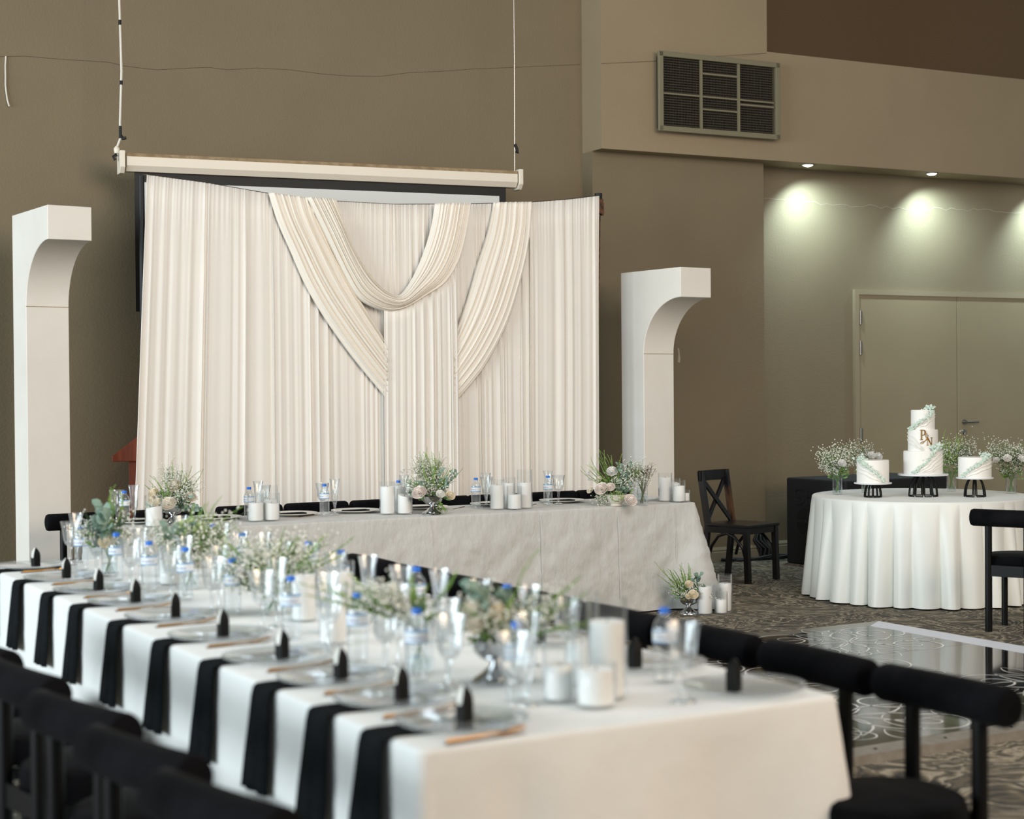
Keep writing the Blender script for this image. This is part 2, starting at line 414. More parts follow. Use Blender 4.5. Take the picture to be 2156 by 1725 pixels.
# wall vent
vt = thing('wall_vent', 'khaki metal air vent with egg-crate grilles high on the bulkhead', 'vent', WO + Matrix.Rotation(WA, 3, 'Z') @ Vector((-0.94, -0.452, 0)), WA)
X0, X1, Z0, Z1 = -0.64, 0.63, 3.775, 4.455
fr = MB()
for x in (X0 + .02, X1 - .02): fr.box((x, -0.012, (Z0 + Z1) / 2), (0.045, 0.03, Z1 - Z0))
for z in (Z0 + .02, Z1 - .02): fr.box(((X0 + X1) / 2, -0.012, z), (X1 - X0, 0.03, 0.045))
bevel(obj('frame', fr, 'vent_paint', vt, smooth=0), 0.003)
obj('backing', MB().box(((X0 + X1) / 2, 0.06, (Z0 + Z1) / 2), (X1 - X0 - .06, 0.01, Z1 - Z0 - .06)), 'vent_dark', vt, smooth=0)
pw = (X1 - X0 - 0.085) / 3
for k in (1, 2): obj('mullion', MB().box((X0 + .042 + pw * k, -0.008, (Z0 + Z1) / 2), (0.022, 0.02, Z1 - Z0 - .08)), 'vent_paint', vt, smooth=0)
for k, zs in enumerate(((4.10,), (4.10, 3.99, 4.30), (4.10, 4.06))):
    xc = X0 + .042 + pw * (k + .5)
    for z in zs: obj('rail', MB().box((xc, -0.004, z), (pw - .022, 0.012, 0.014)), 'vent_paint', vt, smooth=0)
    g = MB()
    for i in range(27): g.box((xc, 0.004, Z0 + .055 + i * (Z1 - Z0 - .11) / 26), (pw - .02, 0.014, 0.006))
    for i in range(24): g.box((xc - pw / 2 + .016 + i * (pw - .032) / 23, 0.018, (Z0 + Z1) / 2), (0.004, 0.012, Z1 - Z0 - .08))
    stuff(obj('grille', g, 'vent_slat', vt, smooth=0))

# ------------------------------------------------------------------ projection screen hung on two cables
SA = radians(24)
sc = thing('projection_screen', 'white projection screen with black border hanging in a cream roller case behind the drapes', 'screen', (0.054, 13.0, 0), SA)
def case_prof(): return [(-0.06, 0.030), (-0.06, -0.035), (-0.03, -0.075), (0.05, -0.075), (0.06, -0.05), (0.06, 0.055), (-0.046, 0.055)]
mb = MB(); pr = case_prof(); n = len(pr)
mb.v = [(-3.13, y, 3.245 + z) for y, z in pr] + [(-0.02, y, 3.262 + z) for y, z in pr]
mb.f = [((i + 1) % n, i, n + i, n + (i + 1) % n) for i in range(n)] + [tuple(range(n)), tuple(range(n, 2 * n))[::-1]]
cs = obj('roller_case', mb, 'housing', sc, smooth=0, fix=True)
obj('dust_strip', MB().add([(-3.13, -0.0615, 3.276), (-0.02, -0.0615, 3.293), (-0.02, -0.0472, 3.3185), (-3.13, -0.0472, 3.3015), (-0.02, 0.058, 3.3185), (-3.13, 0.058, 3.3015)], [(0, 1, 2, 3), (3, 2, 4, 5)]), 'dusty', cs, smooth=0)
for x, z in ((-3.16, 3.245), (0.008, 3.262)):
    m2 = MB().prism([(-0.072, 0.07), (-0.072, -0.05), (-0.035, -0.092), (0.065, -0.092), (0.07, 0.07)], -0.018, 0.018)
    e = obj('end_cap', m2, 'housing', cs, loc=(x, 0, z), smooth=0, fix=True); e.rotation_euler = (0, 0, pi / 2); bevel(e, .004)
obj('border', MB().add([(-3.065, -0.004, 2.15), (-0.10, -0.004, 2.15), (-0.10, -0.004, 3.19), (-3.065, -0.004, 3.175), (-3.065, 0.0, 2.15), (-0.10, 0.0, 2.15), (-0.10, 0.0, 3.19), (-3.065, 0, 3.175)],
                       [(0, 1, 2, 3), (7, 6, 5, 4), (0, 3, 7, 4), (1, 5, 6, 2), (3, 2, 6, 7), (0, 4, 5, 1)]), 'screen_black', sc, smooth=0)
obj('picture_area', MB().add([(-3.0, -0.008, 2.22), (-0.16, -0.008, 2.22), (-0.16, -0.008, 3.115), (-3.0, -0.008, 3.098)], [(0, 1, 2, 3)]), 'screen_white', sc, smooth=0)
cb = obj('power_cable', MB().tube([(-3.155, 0, 6.8), (-3.16, 0, 4.4), (-3.15, 0, 3.9), (-3.165, 0, 3.52), (-3.16, 0, 3.42), (-3.19, 0, 3.34)], 0.0085, 8), 'cable_white', sc)
for z0, z1, x in ((4.27, 4.235, -3.158), (3.83, 3.80, -3.153), (3.50, 3.41, -3.163)): obj('tape', MB().tube([(x, 0, z0), (x, 0, z1)], 0.011, 8), 'rubber', cb)
obj('cable_tie', MB().tube([(-3.16, 0, 3.43), (-3.145, 0, 3.41), (-3.125, -.01, 3.415)], 0.012, 6).tube([(-3.19, 0, 3.29), (-3.215, 0, 3.275), (-3.20, 0, 3.25)], 0.012, 6), 'rubber', cb)
obj('cable_gland', MB().lathe([(0.018, 0), (0.022, 0.02), (0.022, 0.035), (0.012, 0.05)], 12, (-3.19, 0, 3.30)), 'housing', cb)
hw = obj('hanging_wire', MB().tube([(-0.02, 0, 6.8), (-0.015, 0, 4.2), (-0.02, 0, 3.32)], 0.005, 6), 'steel', sc)
obj('wire_knot', MB().tube([(-0.02, -.01, 3.54), (0.0, -.01, 3.50), (0.005, -.01, 3.47), (-0.012, -.01, 3.48)], 0.012, 6), 'rubber', hw)

# ------------------------------------------------------------------ draped backdrop
bd = thing('draped_backdrop', 'ivory pleated fabric backdrop with crossed swags hung behind the head table', 'backdrop', (-2.57, 10.94, 0), TH)
ROPE = [(0.08, 3.047), (0.508, 3.015), (0.982, 2.965), (1.476, 2.936), (1.973, 2.937), (2.594, 2.972), (3.14, 3.011), (3.511, 3.056), (3.80, 3.101)]
def drape(t0, t1, width, amp, depth, ztop=None, zbot=0.01, seed=1, flare0=0.0, flare1=0.0, jitter=0.72, nz=16, gather=1.0):
    rnd = random.Random(seed); knots = [t0]
    while knots[-1] < t1: knots.append(knots[-1] + width * rnd.uniform(1 - jitter, 1 + jitter))
    amps = [amp * rnd.choice((0.15, 0.4, 0.8, 1.1, 1.6)) for _ in knots]; lean = [rnd.uniform(-1, 1) * width * 0.45 for _ in knots]
    nu = max(60, int((t1 - t0) / (width / 14)))
    def phase(t):
        for i in range(len(knots) - 1):
            if t <= knots[i + 1]: return i + (t - knots[i]) / (knots[i + 1] - knots[i]), i
        return len(knots) - 1.0, len(knots) - 2
    def fn(i, j):
        t = t0 + (t1 - t0) * i / (nu - 1); k = j / (nz - 1)
        zt = lerp_poly(ROPE if ztop is None else ztop, t) ; z = zt + (zbot - zt) * k
        h = zt - z
        ph, q = phase(min(max(t + lean[phase(t)[1]] * 0.0, t0), t1))
        a = amps[q] + (amps[min(q + 1, len(amps) - 1)] - amps[q]) * (ph - q)
        w = 0.55 + 0.45 * min(1, h / 0.6)
        d = a * w * (0.75 * cos(2 * pi * ph) + 0.22 * cos(4 * pi * ph + 1.3 * q) + 0.5 * sin(1.7 * t + 2.1 * q) * sin(pi * (ph - q)) ** 2)
        d += gather * 0.004 * sin(2 * pi * ph * 3.3 + q) * max(0, 1 - h / 0.35)
        d += 0.006 * sin(t * 5 + z * 1.7)
        fl = (flare0 * (1 - (t - t0) / (t1 - t0)) + flare1 * (t - t0) / (t1 - t0)) * (h / 2.0)
        return (t + fl + lean[q] * 0.5 * (ph - q) * (1 - (ph - q)) * min(1, h), -(depth + d), z)
    return MB().grid(nu, nz, fn)
def solid(o, th=0.003):
    md = o.modifiers.new('thickness', 'SOLIDIFY'); md.thickness = th; md.offset = 0; return o
for nm, mbx in (('curtain_panel', drape(0.10, 1.03, 0.085, 0.012, 0.0, seed=3, flare0=-0.10)),
                ('curtain_panel', drape(1.0, 2.0, 0.05, 0.010, 0.008, seed=5)),
                ('curtain_panel', drape(1.96, 3.16, 0.05, 0.010, 0.004, seed=8)),
                ('curtain_panel', drape(3.12, 3.785, 0.085, 0.012, 0.010, seed=11, flare1=-0.02))):
    solid(obj(nm, mbx, 'curtain', bd, smooth=80))
PT = [(1.84, 2.19), (1.90, 2.20), (2.02, 2.23), (2.2, 2.32), (2.35, 2.42), (2.455, 2.56)]
solid(obj('curtain_panel', drape(1.845, 2.455, 0.054, 0.013, 0.072, ztop=PT, seed=21, gather=0), 'curtain', bd, smooth=80))
def resample(pts, n):
    ds = [0]
    for a, b_ in zip(pts, pts[1:]): ds.append(ds[-1] + math.dist(a, b_))
    # smooth curve through the points (Catmull-Rom)
    out = []
    for i in range(n):
        s_ = ds[-1] * i / (n - 1); k = 0
        while k < len(ds) - 2 and s_ > ds[k + 1]: k += 1
        t = (s_ - ds[k]) / (ds[k + 1] - ds[k])
        p0 = pts[max(k - 1, 0)]; p1 = pts[k]; p2 = pts[k + 1]; p3 = pts[min(k + 2, len(pts) - 1)]
        out.append(tuple(0.5 * ((2 * p1[c]) + (-p0[c] + p2[c]) * t + (2 * p0[c] - 5 * p1[c] + 4 * p2[c] - p3[c]) * t * t + (-p0[c] + 3 * p1[c] - 3 * p2[c] + p3[c]) * t ** 3) for c in (0, 1)))
    return out
def swag(A, B, ridges, depth, amp, bulge, seed):
    nl, nc = 46, ridges * 9
    a = resample(A, nl); b_ = resample(B, nl); rnd = random.Random(seed)
    ph = [rnd.uniform(0, 6.28) for _ in range(6)]
    def fn(i, j):
        t = i / (nl - 1); s_ = j / (nc - 1)
        ss = s_ + 0.025 * sin(2 * pi * s_ * 2 + ph[0] + 1.5 * t) * sin(pi * s_)
        x = a[i][0] + (b_[i][0] - a[i][0]) * ss; z = a[i][1] + (b_[i][1] - a[i][1]) * ss
        d = depth + bulge * sin(pi * s_) ** 0.6 * min(1, 6 * t + .25) + amp * (0.7 * cos(2 * pi * ridges * s_ + 0.8 * sin(3 * t + ph[1])) + 0.45 * cos(2 * pi * ridges * 0.53 * s_ + ph[2] + t) + 0.3 * cos(2 * pi * ridges * 1.9 * s_ + ph[3]))
        e = min(s_, 1 - s_)
        d -= 0.02 * max(0, 1 - e / 0.03)
        return (x, -d, z)
    return MB().grid(nl, nc, fn)
U_in = [(1.474, 2.944), (1.569, 2.693), (1.655, 2.526), (1.798, 2.348), (1.875, 2.289), (1.975, 2.261), (2.08, 2.386), (2.174, 2.574), (2.245, 2.783), (2.276, 2.952)]
U_out = [(1.25, 2.945), (1.385, 2.686), (1.523, 2.421), (1.63, 2.250), (1.74, 2.178), (1.885, 2.142), (2.021, 2.172), (2.194, 2.262), (2.346, 2.352), (2.453, 2.49), (2.525, 2.68), (2.584, 2.970)]
solid(obj('swag', swag([(1.312, 2.943), (1.343, 2.793), (1.48, 2.54), (1.631, 2.283), (1.87, 1.93)], [(0.97, 2.968), (1.035, 2.769), (1.128, 2.567), (1.242, 2.324), (1.389, 2.088), (1.604, 1.81), (1.87, 1.51)], 11, 0.045, 0.011, 0.03, 1), 'swag', bd, smooth=80))
solid(obj('swag', swag(U_in, U_out, 12, 0.075, 0.011, 0.045, 2), 'swag', bd, smooth=80))
solid(obj('swag', swag([(2.801, 2.992), (2.745, 2.762), (2.651, 2.505), (2.566, 2.249), (2.43, 1.93)], [(3.149, 3.014), (3.107, 2.667), (3.027, 2.37), (2.897, 2.037), (2.685, 1.707), (2.43, 1.445)], 10, 0.045, 0.011, 0.03, 3), 'swag', bd, smooth=80))
obj('cord', MB().tube([(t, 0.01, z + .003) for t, z in ROPE], 0.004, 6), 'steel', bd)
obj('pole', MB().tube([(0.075, 0.04, 0), (0.075, 0.04, 3.04)], 0.020, 12), 'rubber', bd)
pl = obj('pole', MB().tube([(3.74, 0.05, 0), (3.805, 0.05, 2.95)], 0.022, 12), 'rust', bd)
obj('clamp', MB().box((3.812, 0.05, 3.02), (0.06, 0.05, 0.12)).box((3.845, 0.05, 3.0), (0.02, 0.03, 0.10)), 'rust', pl, smooth=0)
obj('pole_cap', MB().lathe([(0.03, 0), (0.03, 0.045), (0.0, 0.05)], 12, (3.812, 0.05, 3.08)), 'rubber', pl)

# ------------------------------------------------------------------ half-arch pillars
def pillar(name, label, corner, w, d, e, ztop, zcap, zc):
    t = thing(name, label, 'pillar', (corner[0], corner[1], 0), radians(34), 'half-arch pillars beside the backdrop')
    # profile in (forward, z): forward = towards the hall
    prof = [(-d, 0), (0, 0), (0, zc)]
    for i in range(1, 19):
        a = pi / 2 * i / 18; prof.append((e * (1 - cos(a)) , zc + (zcap - zc) * sin(a)))
    prof += [(e, ztop), (-d, ztop)]
    mb = MB(); n = len(prof)
    mb.v = [(0, -f, z) for f, z in prof] + [(w, -f, z) for f, z in prof]
    mb.f = [((i + 1) % n, i, n + i, n + (i + 1) % n) for i in range(n)]
    mb.f += [tuple(range(n)), tuple(range(n, 2 * n))[::-1]]
    bevel(obj('column', mb, 'pillar_white', t, smooth=30, fix=True), 0.004, 2)
    obj('seam', MB().box((w / 2, -0.001, zc), (w, 0.003, 0.004)), 'dusty', t, smooth=0)
    return t
pillar('half_arch_pillar', 'tall white half-arch pillar standing beyond the wooden lectern end of the drapes', (-3.307, 10.95), 0.297, 0.291, 0.479, 2.797, 2.572, 2.152)
pillar('half_arch_pillar', 'white half-arch pillar standing between the drapes and the dark cross-back chair', (1.061, 12.9), 0.312, 0.291, 0.464, 2.504, 2.271, 1.838)

# lectern behind the drapes
lc = thing('lectern', 'red-brown wooden lectern half hidden behind the edge of the drapes', 'lectern', (-2.89, 11.6, 0), radians(4))
bevel(obj('body', MB().box((0.36, 0.2, 0.53), (0.5, 0.34, 1.06)), 'mahogany', lc, smooth=0), 0.004)
bevel(obj('desk_top', MB().prism([(0, 1.06), (0, 1.10), (0.22, 1.27), (0.72, 1.27), (0.72, 1.06)], -0.02, 0.44), 'mahogany', lc, smooth=0, fix=True), 0.006)

# ------------------------------------------------------------------ tables and cloths
def rounded_rect(x0, x1, y0, y1, r, step=0.02):
    pts = []
    def seg(a, b_):
        L = math.dist(a, b_); k = max(1, int(L / step))
        for i in range(k):
            t = i / k; pts.append((a[0] + (b_[0] - a[0]) * t, a[1] + (b_[1] - a[1]) * t))
    def arc(cx, cy, a0):
        for i in range(6):
            a = a0 + pi / 2 * i / 6; pts.append((cx + r * cos(a), cy + r * sin(a)))
    seg((x0 + r, y0), (x1 - r, y0)); arc(x1 - r, y0 + r, -pi / 2)
    seg((x1, y0 + r), (x1, y1 - r)); arc(x1 - r, y1 - r, 0)
    seg((x1 - r, y1), (x0 + r, y1)); arc(x0 + r, y1 - r, pi / 2)
    seg((x0, y1 - r), (x0, y0 + r)); arc(x0 + r, y0 + r, pi)
    return pts
def cloth_mesh(path, ztop, zbot, disp, nz=14, crease=None):
    """closed path around the top; disp(s, k) = outward shift at arc length s, k = 0 rim .. 1 hem"""
    n = len(path); nor = []; S = [0]
    for i in range(n):
        a, b_ = path[i - 1], path[(i + 1) % n]
        tx, ty = b_[0] - a[0], b_[1] - a[1]; L = sqrt(tx * tx + ty * ty); nor.append((ty / L, -tx / L))
        S.append(S[-1] + math.dist(path[i], path[(i + 1) % n]))
    rows = [(-0.02, 0.0, -1), (-0.008, -0.002, -1), (-0.002, -0.007, -1), (0.0, -0.016, -1)]
    for j in range(1, nz + 1): rows.append((0.0, -0.016 - (ztop - 0.016 - zbot) * j / nz, j / nz))
    mb = MB()
    for i in range(n):
        x, y = path[i]; nx, ny = nor[i]
        for off, dz, k in rows:
            o = off + (disp(S[i], k, i) if k >= 0 else 0)
            mb.v.append((x + nx * o, y + ny * o, ztop + dz))
    m = len(rows)
    for i in range(n):
        ii = (i + 1) % n
        for j in range(m - 1): mb.f.append((i * m + j, i * m + j + 1, ii * m + j + 1, ii * m + j))
    mb.f.append(tuple(i * m for i in range(n)))
    return mb, S
def fold_fn(seed, total, width, amp, flare, corners=(), cflare=0.0, cw=0.25, pinch=None, wrinkle=0.0, first=1e9, side=1.0):
    rnd = random.Random(seed); kn = []; x = 0
    while x < total: kn.append((x, rnd.uniform(-1, 1))); x += width * rnd.uniform(0.6, 1.5)
    kn.append((total, kn[0][1]))
    def sm(s_):
        for (a, va), (b_, vb) in zip(kn, kn[1:]):
            if s_ <= b_:
                t = (s_ - a) / (b_ - a); t = t * t * (3 - 2 * t); return va + (vb - va) * t
        return kn[-1][1]
    def disp(s_, k, i):
        d = k * flare + amp * (side if s_ > first else 1.0) * sm(s_) * k ** 0.8
        if wrinkle: d += wrinkle * min(1, 4 * k) * (noise.noise((s_ * 6 + k * 4, k * 2.0, seed)) + 0.9 * abs(noise.noise((s_ * 11 - k * 8, k * 5.0, seed + 3))) + 0.5 * abs(noise.noise((s_ * 22 + k * 20, k * 9, seed + 7))))
        for c in corners:
            q = min(abs(s_ - c), total - abs(s_ - c)); d += cflare * k * math.exp(-(q / cw) ** 2)
        if pinch and pinch[0] < s_ < pinch[1]: d = -0.095 * k ** 0.6 + 0.25 * amp * sm(s_) * k
        return d
    return disp
def trestle(name, label, u0, u1, v0, v1, ztop):
    t = thing(name, label, 'table', W((u0 + u1) / 2, (v0 + v1) / 2), TH)
    w, l = u1 - u0 - .05, v1 - v0 - .05
    obj('tabletop', MB().box((0, 0, ztop - .02), (w, l, 0.03)), 'mahogany', t, smooth=0)
    for sx in (-1, 1):
        for sy in (-1, 1):
            obj('leg', MB().tube([(sx * (w / 2 - .1), sy * (l / 2 - .12), 0), (sx * (w / 2 - .1), sy * (l / 2 - .12), ztop - .03)], 0.018, 8), 'black_metal', t)
    return t
def path_len(p): return sum(math.dist(p[i], p[(i + 1) % len(p)]) for i in range(len(p)))

TZ = 0.75
# the long table
LU0, LU1, LV0, LV1 = 1.61, 2.85, 3.22, 7.78
trestle('long_table', 'long banquet table under the white cloth set with hanging black napkins', LU0, LU1, LV0, LV1, TZ - .004)
p = rounded_rect(LU0, LU1, LV0, LV1, 0.03); tot = path_len(p)
mb, S = cloth_mesh(p, TZ, 0.02, fold_fn(4, tot, 0.15, 0.065, 0.022, (0.0, 1.19), 0.03, 0.08, pinch=(1.35, 5.7), wrinkle=.005, first=1.3, side=0.18))
tag(obj('tablecloth', mb, 'cloth', None, W(0, 0), TH, smooth=60), 'floor-length white cloth over the long table with hanging black napkins', 'tablecloth')
# the head table
HU0, HU1, HV0, HV1 = 2.66, 6.82, 9.20, 9.95
trestle('head_table', 'head table under pale crumpled cloth in front of the draped backdrop', HU0, HU1, HV0, HV1, TZ - .004)
p = rounded_rect(HU0, HU1, HV0, HV1, 0.03); tot = path_len(p)
mb, S = cloth_mesh(p, TZ, 0.012, fold_fn(9, tot, 0.22, 0.026, 0.03, (4.13, 4.13 + .72, tot - .02), 0.15, 0.14, wrinkle=0.013), nz=44)
hc = tag(obj('tablecloth', mb, 'cloth_crumpled', None, W(0, 0), TH, smooth=60), 'pale crumpled cloth covering the head table down to the carpet', 'tablecloth')
for u, q in ((4.70, 0.03), (5.52, .026), (6.14, .026), (6.62, .028)):
    obj('ironed_crease', MB().tube([(u, HV0 - .004 - 0.001, TZ - .03), (u + .004, HV0 - .016, 0.55), (u, HV0 - .024, 0.35), (u + .003, HV0 - .034, 0.12)], 0.0022, 5), 'cloth_crumpled', hc)
# the round cake table
RC = (8.62, 8.84); RR = 0.80
rt = thing('cake_table', 'round table under white satin cloth that carries the three cakes', 'table', W(*RC), TH)
obj('tabletop', MB().lathe([(0, TZ - .03), (RR - .01, TZ - .03), (RR - .01, TZ - .006), (0, TZ - .006)], 48), 'mahogany', rt)
for a in range(4): obj('leg', MB().tube([(0.5 * cos(a * pi / 2), 0.5 * sin(a * pi / 2), 0), (0.5 * cos(a * pi / 2), 0.5 * sin(a * pi / 2), TZ - .03)], 0.018, 8), 'black_metal', rt)
p = [(RR * cos(2 * pi * i / 720), RR * sin(2 * pi * i / 720)) for i in range(720)]
rnd = random.Random(12); kn = []; a = 0
while a < 720: kn.append(a); a += rnd.uniform(17, 31)
def rdisp(s_, k, i):
    q = max(j for j, x in enumerate(kn) if x <= i); a0 = kn[q]; a1 = kn[q + 1] if q + 1 < len(kn) else 720
    f = (i - a0) / (a1 - a0)
    sh = abs(sin(pi * f)) ** 0.75
    return k * 0.05 + (k ** 0.75) * (0.10 * (sh - 0.6)) * (0.75 + 0.45 * sin(q * 2.3))
mb, S = cloth_mesh(p, TZ, 0.012, rdisp, nz=16)
tag(obj('tablecloth', mb, 'cloth_satin', None, W(*RC), TH, smooth=70), 'white satin cloth falling in deep folds from the round cake table', 'tablecloth')

# ------------------------------------------------------------------ bolster-back chairs
def make_chair():
    t = thing('bolster_chair', '', 'chair')
    def sup(r, z0, z1, e):
        return [(0, z0), (r - e, z0), (r - e * .3, z0 + e * .3), (r, z0 + e), (r, z1 - e), (r - e * .3, z1 - e * .3), (r - e, z1), (0, z1)]
    obj('seat', MB().lathe(sup(0.205, 0.39, 0.485, 0.03), 40), 'velvet', t, loc=(0, 0.005, 0))
    R = 0.055; L = 0.235
    prof = [(0, -L), (R - .018, -L), (R - .005, -L + .005), (R, -L + .018)] + [(R, -L + .018 + (2 * L - .036) * i / 6) for i in range(1, 6)] + [(R, L - .018), (R - .005, L - .005), (R - .018, L), (0, L)]
    mbx = MB().lathe(prof, 28)
    mbx.v = [(z, y + 0.012 * (1 - (z / L) ** 2) * -1, -x) for x, y, z in mbx.v]
    obj('backrest', mbx, 'velvet', t, loc=(0, -0.20, 0.722), fix=True)
    for s_ in (-1, 1):
        obj('leg', MB().tube([(s_ * 0.122, -0.205, 0), (s_ * 0.122, -0.205, 0.70)], 0.0225, 14), 'black_metal', t)
        obj('leg', MB().tube([(s_ * 0.125, 0.12, 0), (s_ * 0.125, 0.12, 0.395)], 0.020, 12), 'black_metal', t)
        obj('side_rail', MB().box((s_ * 0.124, -0.04, 0.372), (0.022, 0.33, 0.035)), 'black_metal', t, smooth=0)
    obj('back_rail', MB().box((0, -0.205, 0.388), (0.22, 0.018, 0.07)), 'black_metal', t, smooth=0)
    return t
for i in range(6):
    spawn('chair', make_chair, f'{ORD[i]} black bolster-back chair from the picture bottom in the hanging-napkin row',
          W(1.275, (3.09, 3.606, 4.13, 4.72, 5.25, 5.78)[i]), radians(-48) + (0.0, .0, .02, -.05, -.08, -.04)[i], 'chairs on the napkin side of the long table')
for i in range(8):
    spawn('chair', make_chair, f'{ORD[i]} black bolster-back chair from the near table corner, row beside the dance floor',
          W(2.985, 3.18 + 0.525 * i), radians(120) + (0.02, -.02, .03, 0, .04, -.03, .02, 0)[i], 'chairs on the dance-floor side of the long table')
for i, u in enumerate((2.80, 3.38, 3.95, 4.45, 4.95, 5.43, 5.90, 6.37, 6.85)):
    spawn('chair', make_chair, f'{ORD[i]} black bolster-back chair behind the head table, counted from the lectern end',
          W(u, 10.27), radians(-150) + 0.015 * sin(i * 3.1), 'chairs behind the head table')
spawn('chair', make_chair, 'black bolster-back chair standing alone in front of the cake table', (3.23, 10.26, 0), radians(-35))

# cross-back wooden chair
xc = thing('cross_back_chair', 'dark wooden cross-back chair with worn post beside the head table', 'chair', (1.70, 13.15, 0), radians(-43))
# local: x towards the open seat front, back posts at x = 0
bevel(obj('seat', MB().add([(-0.02, -0.19, 0.44), (-0.02, 0.19, 0.44), (0.43, 0.225, 0.44), (0.43, -0.225, 0.44), (-0.02, -0.19, 0.465), (-0.02, 0.19, 0.465), (0.43, 0.225, 0.465), (0.43, -0.225, 0.465)],
    [(0, 1, 2, 3), (7, 6, 5, 4), (0, 3, 7, 4), (1, 5, 6, 2), (2, 6, 7, 3), (0, 4, 5, 1)]), 'black_wood', xc, smooth=0, fix=True), 0.006)
for s_, mt in ((1, 'worn_wood'), (-1, 'black_wood')):
    obj('leg', MB().bar((0.0, s_ * 0.17, 0.45), (-0.07, s_ * 0.175, 0.88), 0.05, 0.03), mt, xc, smooth=0)
    obj('leg', MB().bar((-0.05, s_ * 0.17, 0), (0.0, s_ * 0.17, 0.45), 0.042, 0.036), 'black_wood', xc, smooth=0)
    obj('leg', MB().bar((0.41, s_ * 0.20, 0), (0.395, s_ * 0.20, 0.44), 0.042, 0.042), 'black_wood', xc, smooth=0)
    obj('apron', MB().box((0.2, s_ * 0.195, 0.415), (0.38, 0.02, 0.05)), 'black_wood', xc, smooth=0)
    obj('arched_brace', MB().tube([(0.02, s_ * 0.19, 0.18), (0.05, s_ * 0.19, 0.28), (0.12, s_ * 0.195, 0.365), (0.2, s_ * 0.195, 0.39), (0.28, s_ * 0.2, 0.365), (0.36, s_ * 0.2, 0.28), (0.39, s_ * 0.2, 0.18)], 0.013, 8), 'black_wood', xc)
obj('apron', MB().box((0.40, 0, 0.415), (0.02, 0.38, 0.05)), 'black_wood', xc, smooth=0)
def rail_fn(i, j):
    y = -0.20 + 0.40 * i / 12; c = [(-.012, .80), (.012, .80), (.012, .885), (-.012, .885), (-.012, .80)][j]
    return (-0.062 - 0.03 * cos(y * pi / .4) + c[0], y, c[1])
obj('top_rail', MB().grid(13, 5, rail_fn), 'black_wood', xc, smooth=30)
for s_ in (-1, 1): obj('cross_bar', MB().bar((-0.065, s_ * 0.15, 0.81), (-0.012 - .012 * s_, -s_ * 0.15, 0.47), 0.035, 0.018, up=(1, 0, 0)), 'black_wood', xc, smooth=0)

# ------------------------------------------------------------------ dance floor
df = thing('dance_floor', 'glossy black portable dance floor with white scroll pattern and metal edging', 'dance floor', W(0, 0), TH)
DU0, DU1, DV0, DV1, DZ = 4.25, 7.22, 4.99, 7.79, 0.05
nx, ny = 3, 3
iu0, iu1, iv0, iv1 = DU0 + .12, DU1 - .22, DV0 + .10, DV1 - .16
pwx, pwy = (iu1 - iu0) / nx, (iv1 - iv0) / ny
pm = None
for i in range(nx):
    for j in range(ny):
        if pm is None: pm = mesh_of('panel', MB().box((0, 0, DZ / 2), (pwx - .003, pwy - .003, DZ)), 'dance_black', 0)
        obj('panel', pm, None, df, (iu0 + pwx * (i + .5), iv0 + pwy * (j + .5), 0))
def ramp(name, mt, a, b_, c, d):
    obj(name, MB().add([(*a, DZ - .006), (*b_, DZ - .006), (*c, DZ - .001), (*d, DZ - .001), (*a, 0), (*b_, 0), (*c, 0), (*d, 0)], [(0, 1, 2, 3), (0, 4, 5, 1), (1, 5, 6, 2), (3, 2, 6, 7), (0, 3, 7, 4), (7, 6, 5, 4)]), mt, df, smooth=0, fix=True)
ramp('edge_strip', 'alu', (DU0, DV1), (DU1, DV1), (iu1, iv1), (iu0, iv1))
ramp('edge_strip', 'alu_painted_reflection', (DU1, DV1), (DU1, DV0), (iu1, iv0), (iu1, iv1))
ramp('edge_strip', 'alu', (DU0, DV0), (DU0, DV1), (iu0, iv1), (iu0, iv0))
ne = obj('edge_strip', MB().add([(DU0, DV0, 0.042), (DU1, DV0, 0.042), (iu1, iv0, DZ), (iu0, iv0, DZ), (DU0, DV0, 0), (DU1, DV0, 0), (iu1, iv0, 0), (iu0, iv0, 0)], [(0, 1, 2, 3), (0, 4, 5, 1), (1, 5, 6, 2), (3, 2, 6, 7), (0, 3, 7, 4), (7, 6, 5, 4)]), 'alu_edge', df, smooth=0, fix=True)
for i in range(14): obj('screw', MB().lathe([(0.008, 0), (0.008, 0.003), (0, 0.004)], 10), 'rubber', ne, (DU0 + .2 + i * .2, DV0 + .05, 0.0455))
# printed scroll pattern: ribbons lying on the panels
def ribbon(mb, pts, w):
    n = len(pts); o = len(mb.v)
    for i, (x, y) in enumerate(pts):
        a = pts[max(i - 1, 0)]; b_ = pts[min(i + 1, n - 1)]
        dx, dy = b_[0] - a[0], b_[1] - a[1]; L = sqrt(dx * dx + dy * dy) or 1; nx_, ny_ = -dy / L, dx / L
        ww = w * (0.35 + 0.65 * sin(pi * i / (n - 1)))
        mb.v += [(x + nx_ * ww, y + ny_ * ww, DZ + .0008), (x - nx_ * ww, y - ny_ * ww, DZ + .0008)]
    for i in range(n - 1): mb.f.append((o + 2 * i, o + 2 * i + 1, o + 2 * i + 3, o + 2 * i + 2))
sp = MB()
def scroll(cx, cy, a0, r0, turns, hand, w):
    pts = []
    for i in range(40):
        t = i / 39; a = a0 + hand * turns * 2 * pi * t; r = r0 * (1 - t) ** 0.8 + 0.012
        pts.append((cx + r * cos(a), cy + r * sin(a)))
    ribbon(sp, pts, w * 1.3)
def leafshape(cx, cy, a, L, wd, w):
    for s_ in (-1, 1):
        ribbon(sp, [(cx + L * t * cos(a) - s_ * wd * sin(pi * t) * sin(a), cy + L * t * sin(a) + s_ * wd * sin(pi * t) * cos(a)) for t in [k / 16 for k in range(17)]], w)
